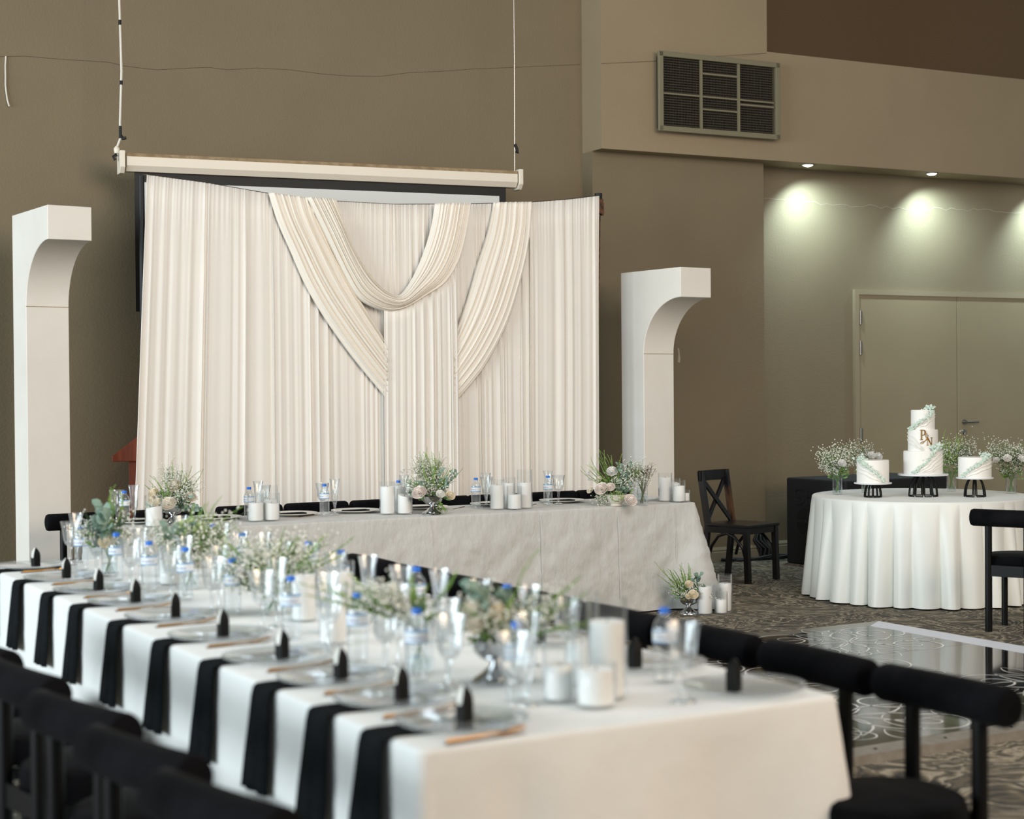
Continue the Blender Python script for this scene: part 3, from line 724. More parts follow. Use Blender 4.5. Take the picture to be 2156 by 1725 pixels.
for mx_, my_, ma in ((iu1 - .55, iv1 - .42, 0), (iu1 - .55, iv0 + .5, 1), (iu0 + .62, iv1 - .42, 2), (iu0 + .62, iv0 + .5, 3), ((iu0 + iu1) / 2, (iv0 + iv1) / 2, 4)):
    for k in range(8): leafshape(mx_, my_, k * pi / 4 + .2, 0.42, 0.08, 0.006)
    for k in range(4):
        a = k * pi / 2 + .6
        scroll(mx_ + .46 * cos(a), my_ + .32 * sin(a), a + 2.5, 0.22, 1.8, 1 if k % 2 else -1, 0.005)
        scroll(mx_ + .52 * cos(a + .5), my_ + .36 * sin(a + .5), a, 0.09, 1.3, -1 if k % 2 else 1, 0.004)
        leafshape(mx_ + .3 * cos(a + .8), my_ + .3 * sin(a + .8), a + .8, 0.24, 0.05, 0.004)
stuff(obj('scroll_print', sp, 'dance_white', df, smooth=0))

# ------------------------------------------------------------------ loudspeaker and cables
sk = thing('subwoofer', 'large black loudspeaker cabinet on the carpet behind the cake table', 'loudspeaker', (2.83, 13.62, 0), radians(33))
bevel(obj('cabinet', MB().box((0.63, 0.37, 0.38), (1.26, 0.74, 0.76)), 'speaker_black', sk, smooth=0), 0.018, 3)
# port openings and raised letters on the end panel (x = 0 plane)
def halfdisc(sign, zc):
    poly = [(0.10 * cos(a), zc + sign * 0.10 * sin(a)) for a in [pi * i / 16 for i in range(17)]]
    return poly
for s_, zc in ((1, 0.40), (-1, 0.37)):
    h = obj('port', MB().prism(halfdisc(s_, zc), -0.004, 0.004), 'speaker_hole', sk, (0, 0.50, 0), pi / 2, smooth=0, fix=True)
LET = {'S': [(1, .9), (.8, 1), (.2, 1), (0, .85), (0, .65), (.2, .53), (.8, .47), (1, .35), (1, .15), (.8, 0), (.2, 0), (0, .1)],
       'B': [(0, 0), (0, 1), (.7, 1), (.95, .88), (.95, .66), (.7, .53), (0, .53), (.75, .53), (1, .4), (1, .14), (.75, 0), (0, 0)]}
for ch, yy in (('S', 0.62), ('B', 0.47)):
    pts = [(-0.004, yy - .10 * x, 0.53 + .13 * z) for x, z in LET[ch]]
    obj('letter', MB().tube(pts, 0.006, 6), 'speaker_black', sk)
obj('handle_recess', MB().prism([(0.45, .5), (.75, .5), (.75, .62), (.45, .62)], -0.003, 0.004), 'speaker_hole', sk, (0, 0, 0), 0, smooth=0, fix=True)
cc = MB(); rnd = random.Random(2)
for k in range(5):
    a0 = Vector((1.90 + .05 * k, 14.45 - .04 * k, 0.012)); pts = []
    for i in range(26):
        t = i / 25; pts.append((1.86 + 0.9 * t, 14.42 + 0.25 * t + 0.05 * sin(9 * t + k * 1.9) - .035 * k, 0.012 + 0.010 * k * (0.5 + 0.5 * sin(7 * t + k))))
    cc.tube(pts, 0.011, 6)
tag(obj('floor_cables', cc, 'rubber'), 'black power cables tangled on the carpet along the skirting board', 'cable')
bd2 = MB()
for k in range(9):
    ph = k * .8; bd2.tube([(2.24 + .02 * cos(ph), 14.55 + .02 * sin(ph), 0.26), (2.235 + .05 * cos(ph), 14.53 + .03 * sin(ph), 0.18), (2.27 + .05 * cos(ph + 1), 14.52 + .03 * sin(ph), 0.10), (2.30 + .06 * cos(ph), 14.52 + .04 * sin(ph), 0.02)], 0.013, 6)
tag(obj('cable_bundle', bd2, 'rubber'), 'thick dark bundle of cables standing against the wall corner behind the cross-back chair', 'cable')

# ------------------------------------------------------------------ tableware
def make_charger():
    r = 0.165
    mb = MB().lathe([(0, 0.003), (0.10, 0.003), (0.118, 0.008), (0.15, 0.013), (0.160, 0.016), (0.160, 0.012), (0.12, 0.004), (0.10, 0.0), (0, 0.0)], 48, cap=False)
    t = thing('charger_plate', '', 'plate')
    obj('dish', mb, 'charger_glass', t)
    bead = MB()
    def fn(i, j):
        a = 2 * pi * i / 256; q = 2 * pi * j / 6; rr = 0.0042 * (0.55 + 0.45 * abs(cos(32 * a)))
        return ((0.161 + rr * cos(q)) * cos(a), (0.161 + rr * cos(q)) * sin(a), 0.0165 + rr * sin(q))
    bead.grid(256, 7, fn, closed=True)
    obj('beaded_rim', bead, 'charger_glass', t)
    return t
def make_plate():
    t = thing('dinner_plate', '', 'plate')
    obj('dish', MB().lathe([(0, 0.006), (0.09, 0.006), (0.11, 0.012), (0.163, 0.020), (0.165, 0.017), (0.11, 0.006), (0.09, 0.0), (0, 0.0)], 48, cap=False), 'plate', t)
    obj('folded_napkin', MB().box((0, 0, 0.012), (0.17, 0.075, 0.012)), 'napkin', t, smooth=0)
    return t
def flute_mod(n, depth, z0, z1):
    def f(r, z, a): return r * (1 - depth * (0.5 + 0.5 * cos(n * a))) if z0 < z < z1 else r
    return f
def make_goblet():
    t = thing('wine_goblet', '', 'glass')
    obj('bowl', MB().lathe([(0, 0.088), (0.014, 0.090), (0.026, 0.100), (0.033, 0.118), (0.036, 0.14), (0.039, 0.17), (0.046, 0.205), (0.0445, 0.205), (0.037, 0.17), (0.034, 0.14), (0.030, 0.118), (0.022, 0.104), (0, 0.096)], 48, mod=flute_mod(12, 0.10, 0.095, 0.190), cap=False), 'goblet_glass', t)
    obj('stem', MB().lathe([(0, 0), (0.035, 0.0), (0.034, 0.004), (0.016, 0.009), (0.009, 0.02), (0.0075, 0.04), (0.009, 0.065), (0.0075, 0.075), (0.012, 0.089), (0, 0.09)], 24), 'goblet_glass', t)
    return t
def make_flute():
    t = thing('champagne_flute', '', 'glass')
    obj('bowl', MB().lathe([(0, 0.075), (0.013, 0.078), (0.021, 0.10), (0.024, 0.15), (0.027, 0.19), (0.035, 0.235), (0.0338, 0.235), (0.0255, 0.19), (0.0222, 0.15), (0.019, 0.10), (0, 0.084)], 40, mod=flute_mod(10, 0.10, 0.085, 0.215), cap=False), 'goblet_glass', t)
    obj('stem', MB().lathe([(0, 0), (0.032, 0.0), (0.031, 0.004), (0.014, 0.009), (0.008, 0.02), (0.0072, 0.05), (0.0125, 0.077), (0, 0.078)], 24), 'goblet_glass', t)
    return t
def make_bottle():
    t = thing('water_bottle', '', 'bottle')
    prof = [(0, 0.004), (0.018, 0.0), (0.027, 0.002), (0.031, 0.010)]
    for i in range(11):
        z = 0.014 + i * 0.0085; prof += [(0.0315, z), (0.0295, z + 0.003), (0.0315, z + 0.006)]
    prof += [(0.0325, 0.110), (0.0325, 0.146), (0.031, 0.156), (0.026, 0.168), (0.018, 0.178), (0.0135, 0.184), (0.0135, 0.192)]
    obj('body', MB().lathe(prof, 28, cap=False), 'bottle_pet', t)
    cp = obj('cap', MB().lathe([(0.0148, 0.190), (0.0148, 0.2035), (0.0135, 0.206), (0, 0.206)], 24, mod=lambda r, z, a: r * (1 - .03 * (0.5 + .5 * cos(24 * a)))), 'cap_blue', t)
    lb = obj('label', MB().lathe([(0.0329, 0.114), (0.0329, 0.143)], 28, cap=False), 'label_white', t)
    for z in (0.112, 0.142): obj('label_band', MB().lathe([(0.0331, z), (0.0331, z + .0035)], 28, cap=False), 'label_blue', lb)
    pr_ = MB()
    for k in range(7):
        a = radians(-42 + k * 14); h_ = (.010, .006, .007, .006, .009, .006, .007)[k]
        q = [(0.0333 * cos(a + da), 0.0333 * sin(a + da), .123 + dz) for da, dz in ((-.07, 0), (.07, 0), (.07, h_), (-.07, h_))]
        pr_.add(q, [(0, 1, 2, 3)])
    obj('label_print', pr_, 'label_ink', lb, smooth=0)
    return t
def make_box():
    t = thing('favour_box', '', 'box')
    s_ = 0.0155; mb = MB()
    zs = [(0, 1), (0.050, 1), (0.062, 0.90), (0.072, 0.68), (0.081, 0.36), (0.088, 0.04)]
    mb.v = [(s_ * k * x, s_ * k * y, z) for z, k in zs for x, y in ((-1, -1), (1, -1), (1, 1), (-1, 1))]
    for i in range(len(zs) - 1):
        for j in range(4): mb.f.append((i * 4 + j, i * 4 + (j + 1) % 4, i * 4 + 4 + (j + 1) % 4, i * 4 + 4 + j))
    mb.f.append((20, 21, 22, 23)); mb.f.append((3, 2, 1, 0))
    obj('card_body', mb, 'black_card', t, smooth=0)
    # pale pointed flap on one face
    fl = MB()
    def fn(i, j):
        z = 0.040 + 0.046 * i / 8; k = lerp_poly(zs, z); half = s_ * 0.8 * sqrt(max(0, 1 - ((i - 4) / 4.6) ** 2)) * (1 - .35 * i / 8)
        return (-s_ * k - 0.0012, half * (j - 1), z)
    fl.grid(9, 3, fn); obj('pale_flap', fl, 'white_card', t)
    return t
def make_knife():
    o = MB()
    o.add([(0, -.005, 0.001), (0.1, -.004, 0.001), (0.1, .004, 0.001), (0, .005, 0.001), (0, -.005, 0.006), (0.1, -.004, 0.005), (0.1, .004, 0.005), (0, .005, 0.006)], [(3, 2, 1, 0), (4, 5, 6, 7), (0, 1, 5, 4), (1, 2, 6, 5), (2, 3, 7, 6), (3, 0, 4, 7)])
    o.add([(0.1, -.006, .001), (0.2, -.008, .001), (0.222, .003, .001), (0.1, .005, .001), (0.1, -.006, .003), (0.2, -.008, .003), (0.222, .003, .003), (0.1, .005, .003)], [(3, 2, 1, 0), (4, 5, 6, 7), (0, 1, 5, 4), (1, 2, 6, 5), (2, 3, 7, 6), (3, 0, 4, 7)])
    o.v = [(x, y * .62, zz * .8) for x, y, zz in o.v]
    return tag(obj('table_knife', o, 'gold'), '', 'knife')
def make_fork():
    o = MB().tube([(0, 0, .004), (0.06, 0, .004), (0.13, 0, .007), (0.145, 0, .006)], [0.0035, 0.003, 0.0022, 0.003], 8)
    o.box((0.155, 0, .006), (0.025, 0.022, 0.003))
    for k in range(4): o.tube([(0.165, -.0095 + k * .0063, .006), (0.19, -.0095 + k * .0063, .010), (0.21, -.009 + k * .006, .013)], 0.0018, 5)
    return tag(obj('table_fork', o, 'bright_gold'), '', 'fork')
def make_napkin():
    rows = [(0.30, .0025, .068), (0.12, .0025, .066), (0.03, .003, .064), (-.004, .0015, .063), (-.014, -.006, .063), (-.018, -.03, .066), (-.022, -.12, .076), (-.026, -.20, .086), (-.030, -.285, .092)]
    mb = MB(); nc = 13
    def fn(i, j):
        x, z, hw = rows[i]; t = j / (nc - 1) * 2 - 1
        f = max(0, -z) / .285
        return (x - f * (0.012 * abs(sin(2.2 * t * pi / 2 + .4))), t * hw + .012 * f, z - .004 * f * t)
    mb.grid(len(rows), nc, fn)
    o = obj('napkin', mb, 'napkin', smooth=60); solid(o, 0.002)
    return tag(o, '', 'napkin')

# settings on the napkin side (nearest first): v of place centre, measured from the photograph's boxes and napkins
SET = [(1.82, 3.405, 3.50), (1.81, 3.75, 3.82), (1.80, 4.115, 4.21), (1.79, 4.524, 4.66), (1.79, 5.04, 5.122), (1.80, 5.56, 5.637), (1.80, 6.041, 6.152), (1.78, 6.482, 6.594), (1.78, 6.983, 7.09), (1.78, 7.53, 7.56)]
BOT = [(2.087, 3.599), (1.985, 3.973), (1.985, 4.369), (1.985, 4.889), (2.02, 5.534), (2.01, 6.029), (1.97, 6.359), (1.97, 6.826), (1.95, 7.31)]
near = 'from the near corner'
z = TZ + 0.001
for i, (u, v, vn) in enumerate(SET):
    o = ORD[i]
    spawn('napkin', make_napkin, f'{o} black napkin hanging over the long table edge {near}', W(LU0 - .004, vn - .07, TZ), TH, 'hanging napkins')
    spawn('charger', make_charger, f'{o} glass charger plate in the hanging-napkin row {near}', W(u, v, TZ + .0045), TH, 'chargers on the napkin side')
    spawn('box', make_box, f'{o} black pointed favour box in the hanging-napkin row {near}', W(u + .015, v - .005 if i else v + .015, TZ + .0085), TH + (.2, -.1, .15, .3, .05, -.2, .1, .25, .1, .3)[i], 'favour boxes on the napkin side')
    vc = v - .172 if i == 0 else v - .186
    spawn('knife', make_knife, f'{o} copper-gold knife in the hanging-napkin row {near}', W(LU0 + .075, vc, z), TH + .06, 'knives on the napkin side')
    spawn('fork', make_fork, f'{o} copper-gold fork in the hanging-napkin row {near}', W(LU0 + .09, vc + .025, z), TH + .03, 'forks on the napkin side')
    spawn('goblet', make_goblet, f'{o} pressed-glass goblet in the hanging-napkin row {near}', W(u + .185 + (-.02, .0, -.015, .01, -.01, -.02, .0, -.02, -.02, 0)[i], v + (.035, .05, .03, .05, .06, .03, .08, .05, .06, .03)[i], z), i * .4, 'goblets on the napkin side')
    spawn('flute', make_flute, f'{o} tall champagne flute in the hanging-napkin row {near}', W(u + .245 + .02 * cos(i * 3), v + .135, z), i * .3, 'flutes on the napkin side')
for i, (u, v) in enumerate(BOT):
    spawn('bottle', make_bottle, f'{ORD[i]} blue-capped water bottle in the hanging-napkin row {near}', W(u, v, z), -1.9 + .35 * sin(i * 2.4), 'water bottles on the napkin side')
RSET = [3.39, 3.83, 4.36, 4.88, 5.40, 5.93, 6.46, 7.0]
RB = [(2.563, 3.61), (2.46, 4.30), (2.45, 4.905), (2.47, 5.583), (2.50, 5.968), (2.42, 6.50), (2.47, 7.02)]
near2 = 'from the near corner'
for i, v in enumerate(RSET):
    o = ORD[i]
    spawn('charger', make_charger, f'{o} glass charger plate in the dance-floor-side row {near2}', W(2.665, v, TZ + .0045), TH, 'chargers on the dance-floor side')
    spawn('box', make_box, f'{o} black pointed favour box in the dance-floor-side row {near2}', W(2.60 if i else 2.615, v - .02, TZ + .0085), TH + pi + (.3, .1, -.1, .2, .1, .2, 0, .1)[i], 'favour boxes on the dance-floor side')
    spawn('goblet', make_goblet, f'{o} pressed-glass goblet in the dance-floor-side row {near2}', W(2.445 if i == 0 else 2.43 + .02 * sin(i), v + (-.03 if i == 0 else .1), z), i * .5, 'goblets on the dance-floor side')
    if i > 0:
        spawn('flute', make_flute, f'{ORD[i-1]} tall flute in the dance-floor-side row {near2}', W(2.37 + .02 * cos(i), v + .2, z), i * .3, 'flutes on the dance-floor side')
for i, (u, v) in enumerate(RB):
    spawn('bottle', make_bottle, f'{ORD[i]} blue-capped bottle in the dance-floor-side row {near2}', W(u, v, z), -1.4 + .5 * sin(i * 1.7), 'water bottles on the dance-floor side')

# head table settings
lec = 'counted from the lectern end'
for i, u in enumerate((2.95, 3.45, 3.97, 4.42, 4.93, 5.47, 6.03)):
    spawn('plate', make_plate, f'{ORD[i]} pale plate with dark folded napkin on the head table, {lec}', W(u, 9.74, z), TH, 'plates on the head table')
spawn('charger', make_charger, 'clear glass charger on the head table by the twig vase', W(6.58, 9.60, z), TH)
for i, (u, v) in enumerate(((2.86, 9.72), (3.621, 9.60), (4.136, 9.60), (4.696, 9.66), (5.264, 9.62), (5.798, 9.55))):
    spawn('bottle', make_bottle, f'{ORD[i]} blue-capped water bottle on the head table, {lec}', W(u, v, z), -2.6 + i * .05, 'water bottles on the head table')
    spawn('flute', make_flute, f'{ORD[i]} tall champagne flute on the head table, {lec}', W(u + (.075, .10, .085, .09, .095, .06)[i], v + (.05, .10, .03, .10, .03, .10)[i], z), i * .7, 'flutes on the head table')
    spawn('goblet', make_goblet, f'{ORD[i]} pressed-glass wine goblet on the head table, {lec}', W(u + (-.02, .16, .045, .13, .14, .11)[i], v + (.10, .16, .14, .16, .10, .04)[i], z), i * .9, 'goblets on the head table')
    spawn('knife', make_knife, f'{ORD[i]} copper-gold knife lying on the head table, {lec}', W(u - .02, v + .13, z), TH + pi + .7, 'knives on the head table')

# ------------------------------------------------------------------ candles in glass cylinders
def candle(label, loc, r, h, hg, group, tilt=0.0):
    t = thing('candle_vase', label, 'candle', loc, 0, group)
    obj('glass', MB().lathe([(0, 0.006), (r - .002, 0.006), (r, 0.008), (r, hg), (r + .0025, hg), (r + .0025, 0.004), (r - .004, 0), (0, 0)], 36, cap=False), 'glass', t)
    rc = r - .004; mb = MB()
    def fn(i, j):
        a = 2 * pi * i / 32; q = [(0, .008), (rc * .9, .008), (rc, .014), (rc, h), (rc * .96, h + .002), (rc * .5, h), (0.0, h - .002)][j]
        zz = q[1] + (tilt * q[0] * cos(a + .4) if j >= 3 else 0)
        return (q[0] * cos(a), q[0] * sin(a), zz)
    mb.grid(32, 7, fn, closed=True)
    c = obj('candle', mb, 'wax', t)
    obj('wick', MB().tube([(0, 0, h - .003), (0.001, 0, h + .008)], 0.0012, 5), 'rubber', c)
    return t
g = 'candles on the head table'
candle('short white candle beside the rose bowl at the lectern end of the head table', W(2.95, 9.42, z), 0.052, 0.115, 0.19, g, .2)
candle('left one of two short white candles near the lectern end of the head table', W(3.599, 9.43, z), 0.050, 0.115, 0.175, g)
candle('right one of two short white candles near the lectern end of the head table', W(3.70, 9.42, z), 0.050, 0.112, 0.175, g, -.12)
candle('taller white candle standing behind the front pair near the lectern end of the head table', W(3.74, 9.55, z), 0.050, 0.125, 0.215, g)
candle('tall white candle beside the silver flower bowl, farthest from it of three', W(4.519, 9.46, z), 0.050, 0.18, 0.215, g)
candle('short white candle with sloping top beside the silver flower bowl', W(4.619, 9.41, z), 0.050, 0.12, 0.165, g, -.25)
candle('tall white candle standing behind two others beside the silver flower bowl', W(4.66, 9.58, z), 0.050, 0.175, 0.20, g)
candle('tall white candle at the middle of the head table, left of its group', W(5.306, 9.40, z), 0.048, 0.165, 0.205, g)
candle('short white candle at the front of the group in the middle of the head table', W(5.40, 9.33, z), 0.048, 0.10, 0.16, g)
candle('tallest glass with white candle in the middle group on the head table', W(5.51, 9.38, z), 0.050, 0.175, 0.265, g)
candle('white candle at the back of the middle group on the head table', W(5.44, 9.48, z), 0.046, 0.17, 0.21, g)
candle('tallest white candle of the head table group by the cross-back chair', W(6.66, 9.36, z), 0.047, 0.17, 0.205, g)
candle('frontmost white candle of the head table group by the cross-back chair', W(6.70, 9.25, z), 0.045, 0.115, 0.155, g)
candle('hindmost white candle of the head table group by the cross-back chair', W(6.77, 9.40, z), 0.043, 0.13, 0.16, g, -.2)
candle('smallest tealight glass of the head table group by the cross-back chair', W(6.765, 9.26, z), 0.030, 0.06, 0.085, g)
g = 'candles on the carpet'
candle('tall white candle on the carpet, nearest the flower bowl by the head table corner', W(6.66, 8.90, 0), 0.050, 0.19, 0.215, g)
candle('short white candle frontmost of three on the carpet by the head table', W(6.775, 8.87, 0), 0.044, 0.095, 0.155, g)
candle('tallest white candle hindmost of three on the carpet by the head table', W(6.86, 8.935, 0), 0.048, 0.195, 0.26, g)
g = 'candles on the long table'
candle('large tall white candle in glass at the near end of the long table', W(2.305, 3.505, z), 0.050, 0.200, 0.265, g)
candle('short thick white candle before the large one on the long table', W(2.218, 3.425, z), 0.050, 0.095, 0.115, g)
candle('short white candle beside the water bottle at the near end of the long table', W(2.175, 3.535, z), 0.040, 0.095, 0.21, g)
candle('white candle in tall glass behind the large one on the long table', W(2.35, 3.70, z), 0.045, 0.115, 0.26, g)
candle('white candle halfway along the long table, taller of two beside the fern vase', W(2.17, 4.92, z), 0.048, 0.20, 0.24, g)
candle('white candle halfway along the long table, shorter of two beside the fern vase', W(2.06, 4.72, z), 0.045, 0.13, 0.20, g)
candle('white candle in the middle of the long table behind the big gypsophila bunch', W(2.18, 5.25, z), 0.045, 0.16, 0.21, g)
candle('tall white candle near the far end of the long table between bottles', W(2.12, 6.55, z), 0.050, 0.17, 0.235, g)
candle('white candle near the far end of the long table behind the taller one', W(2.24, 6.80, z), 0.045, 0.15, 0.20, g)

# ------------------------------------------------------------------ flowers
def rose_mesh(name, mt, ruffle=0.0, seed=1):
    rnd = random.Random(seed); mb = MB()
    for L in range(6):
        n = 3 + L; R = 0.20 + 0.155 * L; pm_ = 2.25 - 0.16 * L; lip = 0.16 * L / 5
        for k in range(n):
            a0 = 2 * pi * (k + 0.5 * (L % 2)) / n + rnd.uniform(-.15, .15); wdt = 2 * pi / n * 0.78
            o = len(mb.v); nu, nv = 6, 5
            for i in range(nu):
                s_ = i / (nu - 1) * 2 - 1
                for j in range(nv):
                    t = j / (nv - 1); ph = 0.35 + (pm_ - 0.35) * t
                    r = R * (0.9 * sin(ph) + 0.05) + lip * t ** 4 * (1 - .4 * s_ * s_) + 0.02 * s_
                    if ruffle: r += ruffle * t * sin(7 * s_ + k + L)
                    a = a0 + s_ * wdt * (0.6 + 0.4 * t)
                    h = -R * 0.78 * cos(ph) + 0.50 * (1 - L / 5) - 0.14 * R * t * s_ * s_ - lip * .5 * t ** 4
                    mb.v.append((r * cos(a), r * sin(a), h))
            for i in range(nu - 1):
                for j in range(nv - 1):
                    q = o + i * nv + j; mb.f.append((q, q + nv, q + nv + 1, q + 1))
    return mesh_of(name, mb, mt, 60)
ROSES = {'cream': rose_mesh('rose', 'rose_cream', 0, 1), 'blush': rose_mesh('rose', 'rose_blush', 0, 2), 'white': rose_mesh('rose', 'rose_white', .05, 3), 'peach': rose_mesh('rose', 'rose_peach', 0, 4)}
def add_rose(root, kind, pos, dia, face=None):
    o = bpy.data.objects.new('rose', ROSES[kind]); COL.objects.link(o); o.parent = root; o.location = pos
    d = Vector(face) if face else Vector((pos[0] * 1.6, -0.25 + pos[1], 0.28))
    o.rotation_euler = d.to_track_quat('Z', 'Y').to_euler()
    s_ = dia / 2 / 0.95; o.scale = (s_, s_, s_)
    return o
def frond(mb, p, d, L, rnd, leaf=0.022, n=34, droop=0.25):
    p = Vector(p); d = Vector(d).normalized(); pts = []; wob = Vector((rnd.uniform(-1, 1), rnd.uniform(-1, 1), 0))
    for i in range(n):
        t = i / (n - 1); q = p + d * L * t - Vector((0, 0, 1)) * droop * L * t * t * 0.5 + wob * L * sin(t * 2.5) * 0.18
        pts.append(q)
    mb.tube(pts, 0.0014, 4, cap=False)
    side = d.cross(Vector((0, 0, 1))); side = side.normalized() if side.length > .1 else Vector((1, 0, 0))
    for i in range(3, n):
        t = i / (n - 1); l = leaf * 0.75 * (1.35 - t) * rnd.uniform(.7, 1.2)
        for s_ in (-1, 1):
            dd = (d * 0.55 + side * s_ * rnd.uniform(.5, 1.1) + Vector((rnd.uniform(-.3, .3), rnd.uniform(-.8, .8), rnd.uniform(-.2, .5)))).normalized()
            mb.leaf(pts[i], dd, l, l * 0.30, up=(rnd.uniform(-1, 1), -1, rnd.uniform(-.5, 1)))
def sprig(stems, blooms, p, d, L, rnd, n=34, r=0.0047, spread=0.65):
    p = Vector(p); d = Vector(d).normalized(); e = p + d * L
    stems.tube([p, p + d * L * .5 + Vector((rnd.uniform(-.01, .01),) * 3), e], 0.0008, 3, cap=False)
    for i in range(n):
        t = rnd.uniform(.45, 1.0); b0 = p + d * L * t
        q = b0 + Vector((rnd.gauss(0, 1), rnd.gauss(0, 1), rnd.gauss(.5, .8))) * L * spread * 0.28
        stems.tube([b0, q], 0.0005, 3, cap=False); blooms.octa(q, r * rnd.uniform(.7, 1.25))
def euca(mb, p, d, L, rnd, n=10, size=0.028):
    p = Vector(p); d = Vector(d).normalized(); mb.tube([p, p + d * L], 0.0012, 4, cap=False)
    for i in range(n):
        t = 0.2 + .8 * i / (n - 1); b0 = p + d * L * t
        dd = Vector((rnd.uniform(-1, 1), rnd.uniform(-1, .6), rnd.uniform(-.4, .8))) + d * .4
        mb.leaf(b0, dd, size * rnd.uniform(.8, 1.3), size * .85, up=(rnd.uniform(-1, 1), -1, .6), bend=.1)
def bunch(name, label, loc, seed, container=None, z0=0.1, roses=(), fronds=(), sprigs=(), eucas=(), leaves=0, laces=(), group='flower arrangements', leafrad=0.10, twigs=()):
    """fronds, sprigs, eucas: (x, z, count, length, spread) aim points in the plane facing the hall"""
    rnd = random.Random(seed); t = thing(name, label, 'flowers', loc, 0, group)
    if container: container(t)
    if fronds:
        mb = MB()
        for x, zz, n, L, sp in fronds:
            for _ in range(int(n * 1.4)):
                q = Vector((x + rnd.gauss(0, sp), rnd.gauss(0, sp) , zz + rnd.gauss(0, sp * .6))); o = Vector((q.x * .15, q.y * .15, z0)); dd = q - o
                frond(mb, o + dd * .25, dd, dd.length * rnd.uniform(.75, 1.15), rnd, leaf=L * .68)
        stuff(obj('fern_fronds', mb, 'fern', t))
    if leaves:
        mb = MB()
        for _ in range(leaves):
            a = rnd.uniform(0, 2 * pi); rr = leafrad * sqrt(rnd.uniform(0, 1)); q = (rr * cos(a), rr * sin(a) * .8, z0 + rnd.uniform(-.02, .09))
            mb.leaf(q, (cos(a) + rnd.uniform(-.5, .5), sin(a) * .7 - .3, rnd.uniform(-.3, 1.0)), rnd.uniform(.02, .045), rnd.uniform(.010, .018), up=(0, -1, .5))
        stuff(obj('greenery', mb, 'green', t))
    if sprigs:
        st, bl = MB(), MB()
        for x, zz, n, L, sp in sprigs:
            for _ in range(n):
                q = Vector((x + rnd.gauss(0, sp), rnd.gauss(0, sp * .8), zz + rnd.gauss(0, sp * .6))); o = Vector((q.x * .2, q.y * .2, z0)); dd = q - o
                sprig(st, bl, o, dd, dd.length * rnd.uniform(.9, 1.1) if L == 0 else L, rnd)
        s0 = stuff(obj('gypsophila_stems', st, 'stem', t)); stuff(obj('gypsophila_blossoms', bl, 'gyp', t))
    if eucas:
        mb = MB()
        for x, zz, n, L, sp in eucas:
            for _ in range(n):
                q = Vector((x + rnd.gauss(0, sp), rnd.gauss(-.02, sp), zz + rnd.gauss(0, sp * .6))); o = Vector((q.x * .25, q.y * .2, z0)); euca(mb, o, q - o, (q - o).length, rnd, size=L)
        stuff(obj('eucalyptus', mb, 'sage', t))
    if laces:
        mb = MB()
        for x, y, zz, r in laces:
            for _ in range(150):
                a = rnd.uniform(0, 2 * pi); b_ = rnd.uniform(-1, 1); c = sqrt(1 - b_ * b_)
                mb.octa((x + r * c * cos(a), y + r * c * sin(a), zz + r * .8 * b_), r * rnd.uniform(.06, .13))
        stuff(obj('lace_flowers', mb, 'lace', t))
    if twigs:
        mb = MB()
        for x, zz, n, L, sp in twigs:
            for _ in range(n):
                q = Vector((x + rnd.gauss(0, sp), rnd.gauss(0, sp * .5), zz + rnd.gauss(0, sp * .5))); o = Vector((-q.x * .2, 0, .01)); mid = o + (q - o) * .6
                mb.tube([o, mid, q], 0.0014, 4, cap=False)
                for _k in range(9):
                    e = mid + (q - mid) * rnd.uniform(.2, 1); f = e + Vector((rnd.gauss(0, .02), rnd.gauss(0, .015), rnd.uniform(0, .03))); mb.tube([e, f], 0.0007, 3, cap=False); mb.octa(f, 0.002)
        stuff(obj('twigs', mb, 'twig', t))
    for kind, x, y, zz, dia in roses: add_rose(t, kind, (x, y, zz), dia)
    return t
def pedestal(h=0.12, r=0.068):
    def f(t):
        b_ = obj('pedestal_bowl', MB().lathe([(0, 0), (r, 0), (r, .006), (r * .9, .014), (r * .6, .026), (r * .28, .045), (r * .2, .054), (r * .3, .060), (r * .62, .068), (r * .88, .085), (r * 1.0, h), (r * .96, h), (r * .83, .088), (r * .5, .072), (0, .07)], 36), 'silver', t)
    return f
def white_bowl(t):
    obj('ribbed_bowl', MB().lathe([(0, 0), (0.040, 0), (0.042, .005), (0.036, .010), (0.055, .028), (0.072, .055), (0.080, .078), (0.077, .078), (0.068, .055), (0.05, .030), (0, .015)], 48,
        mod=lambda r, zz, a: r * (1 - .035 * (0.5 + .5 * cos(24 * a))) if zz > .012 else r), 'ceramic', t)
def glass_vase(r=0.036, h=0.155, ribs=0, water=0.45, stems=10, seed=3):
    def f(t):
        gl = obj('glass_vase', MB().lathe([(0, 0.012), (r - .003, 0.012), (r - .001, 0.02), (r - .001, h), (r + .001, h), (r + .001, 0.004), (r - .003, 0), (0, 0)], 40, cap=False,
             mod=(lambda rr, zz, a: rr * (1 - .05 * (0.5 + .5 * cos(18 * a))) if ribs and zz > .02 else rr)), 'glass', t)
        obj('water', MB().lathe([(0, .013), (r - .005, .013), (r - .005, h * water), (0, h * water)], 28), 'water', t)
        rnd = random.Random(seed); mb = MB()
        for k in range(stems):
            a = rnd.uniform(0, 6.28); b_ = a + pi + rnd.uniform(-.6, .6)
            mb.tube([((r - .01) * cos(a) * .8, (r - .01) * sin(a) * .8, .018), ((r - .01) * cos(b_), (r - .01) * sin(b_), h)], 0.0018, 5)
        stuff(obj('stems', mb, 'stem', t))
    return f

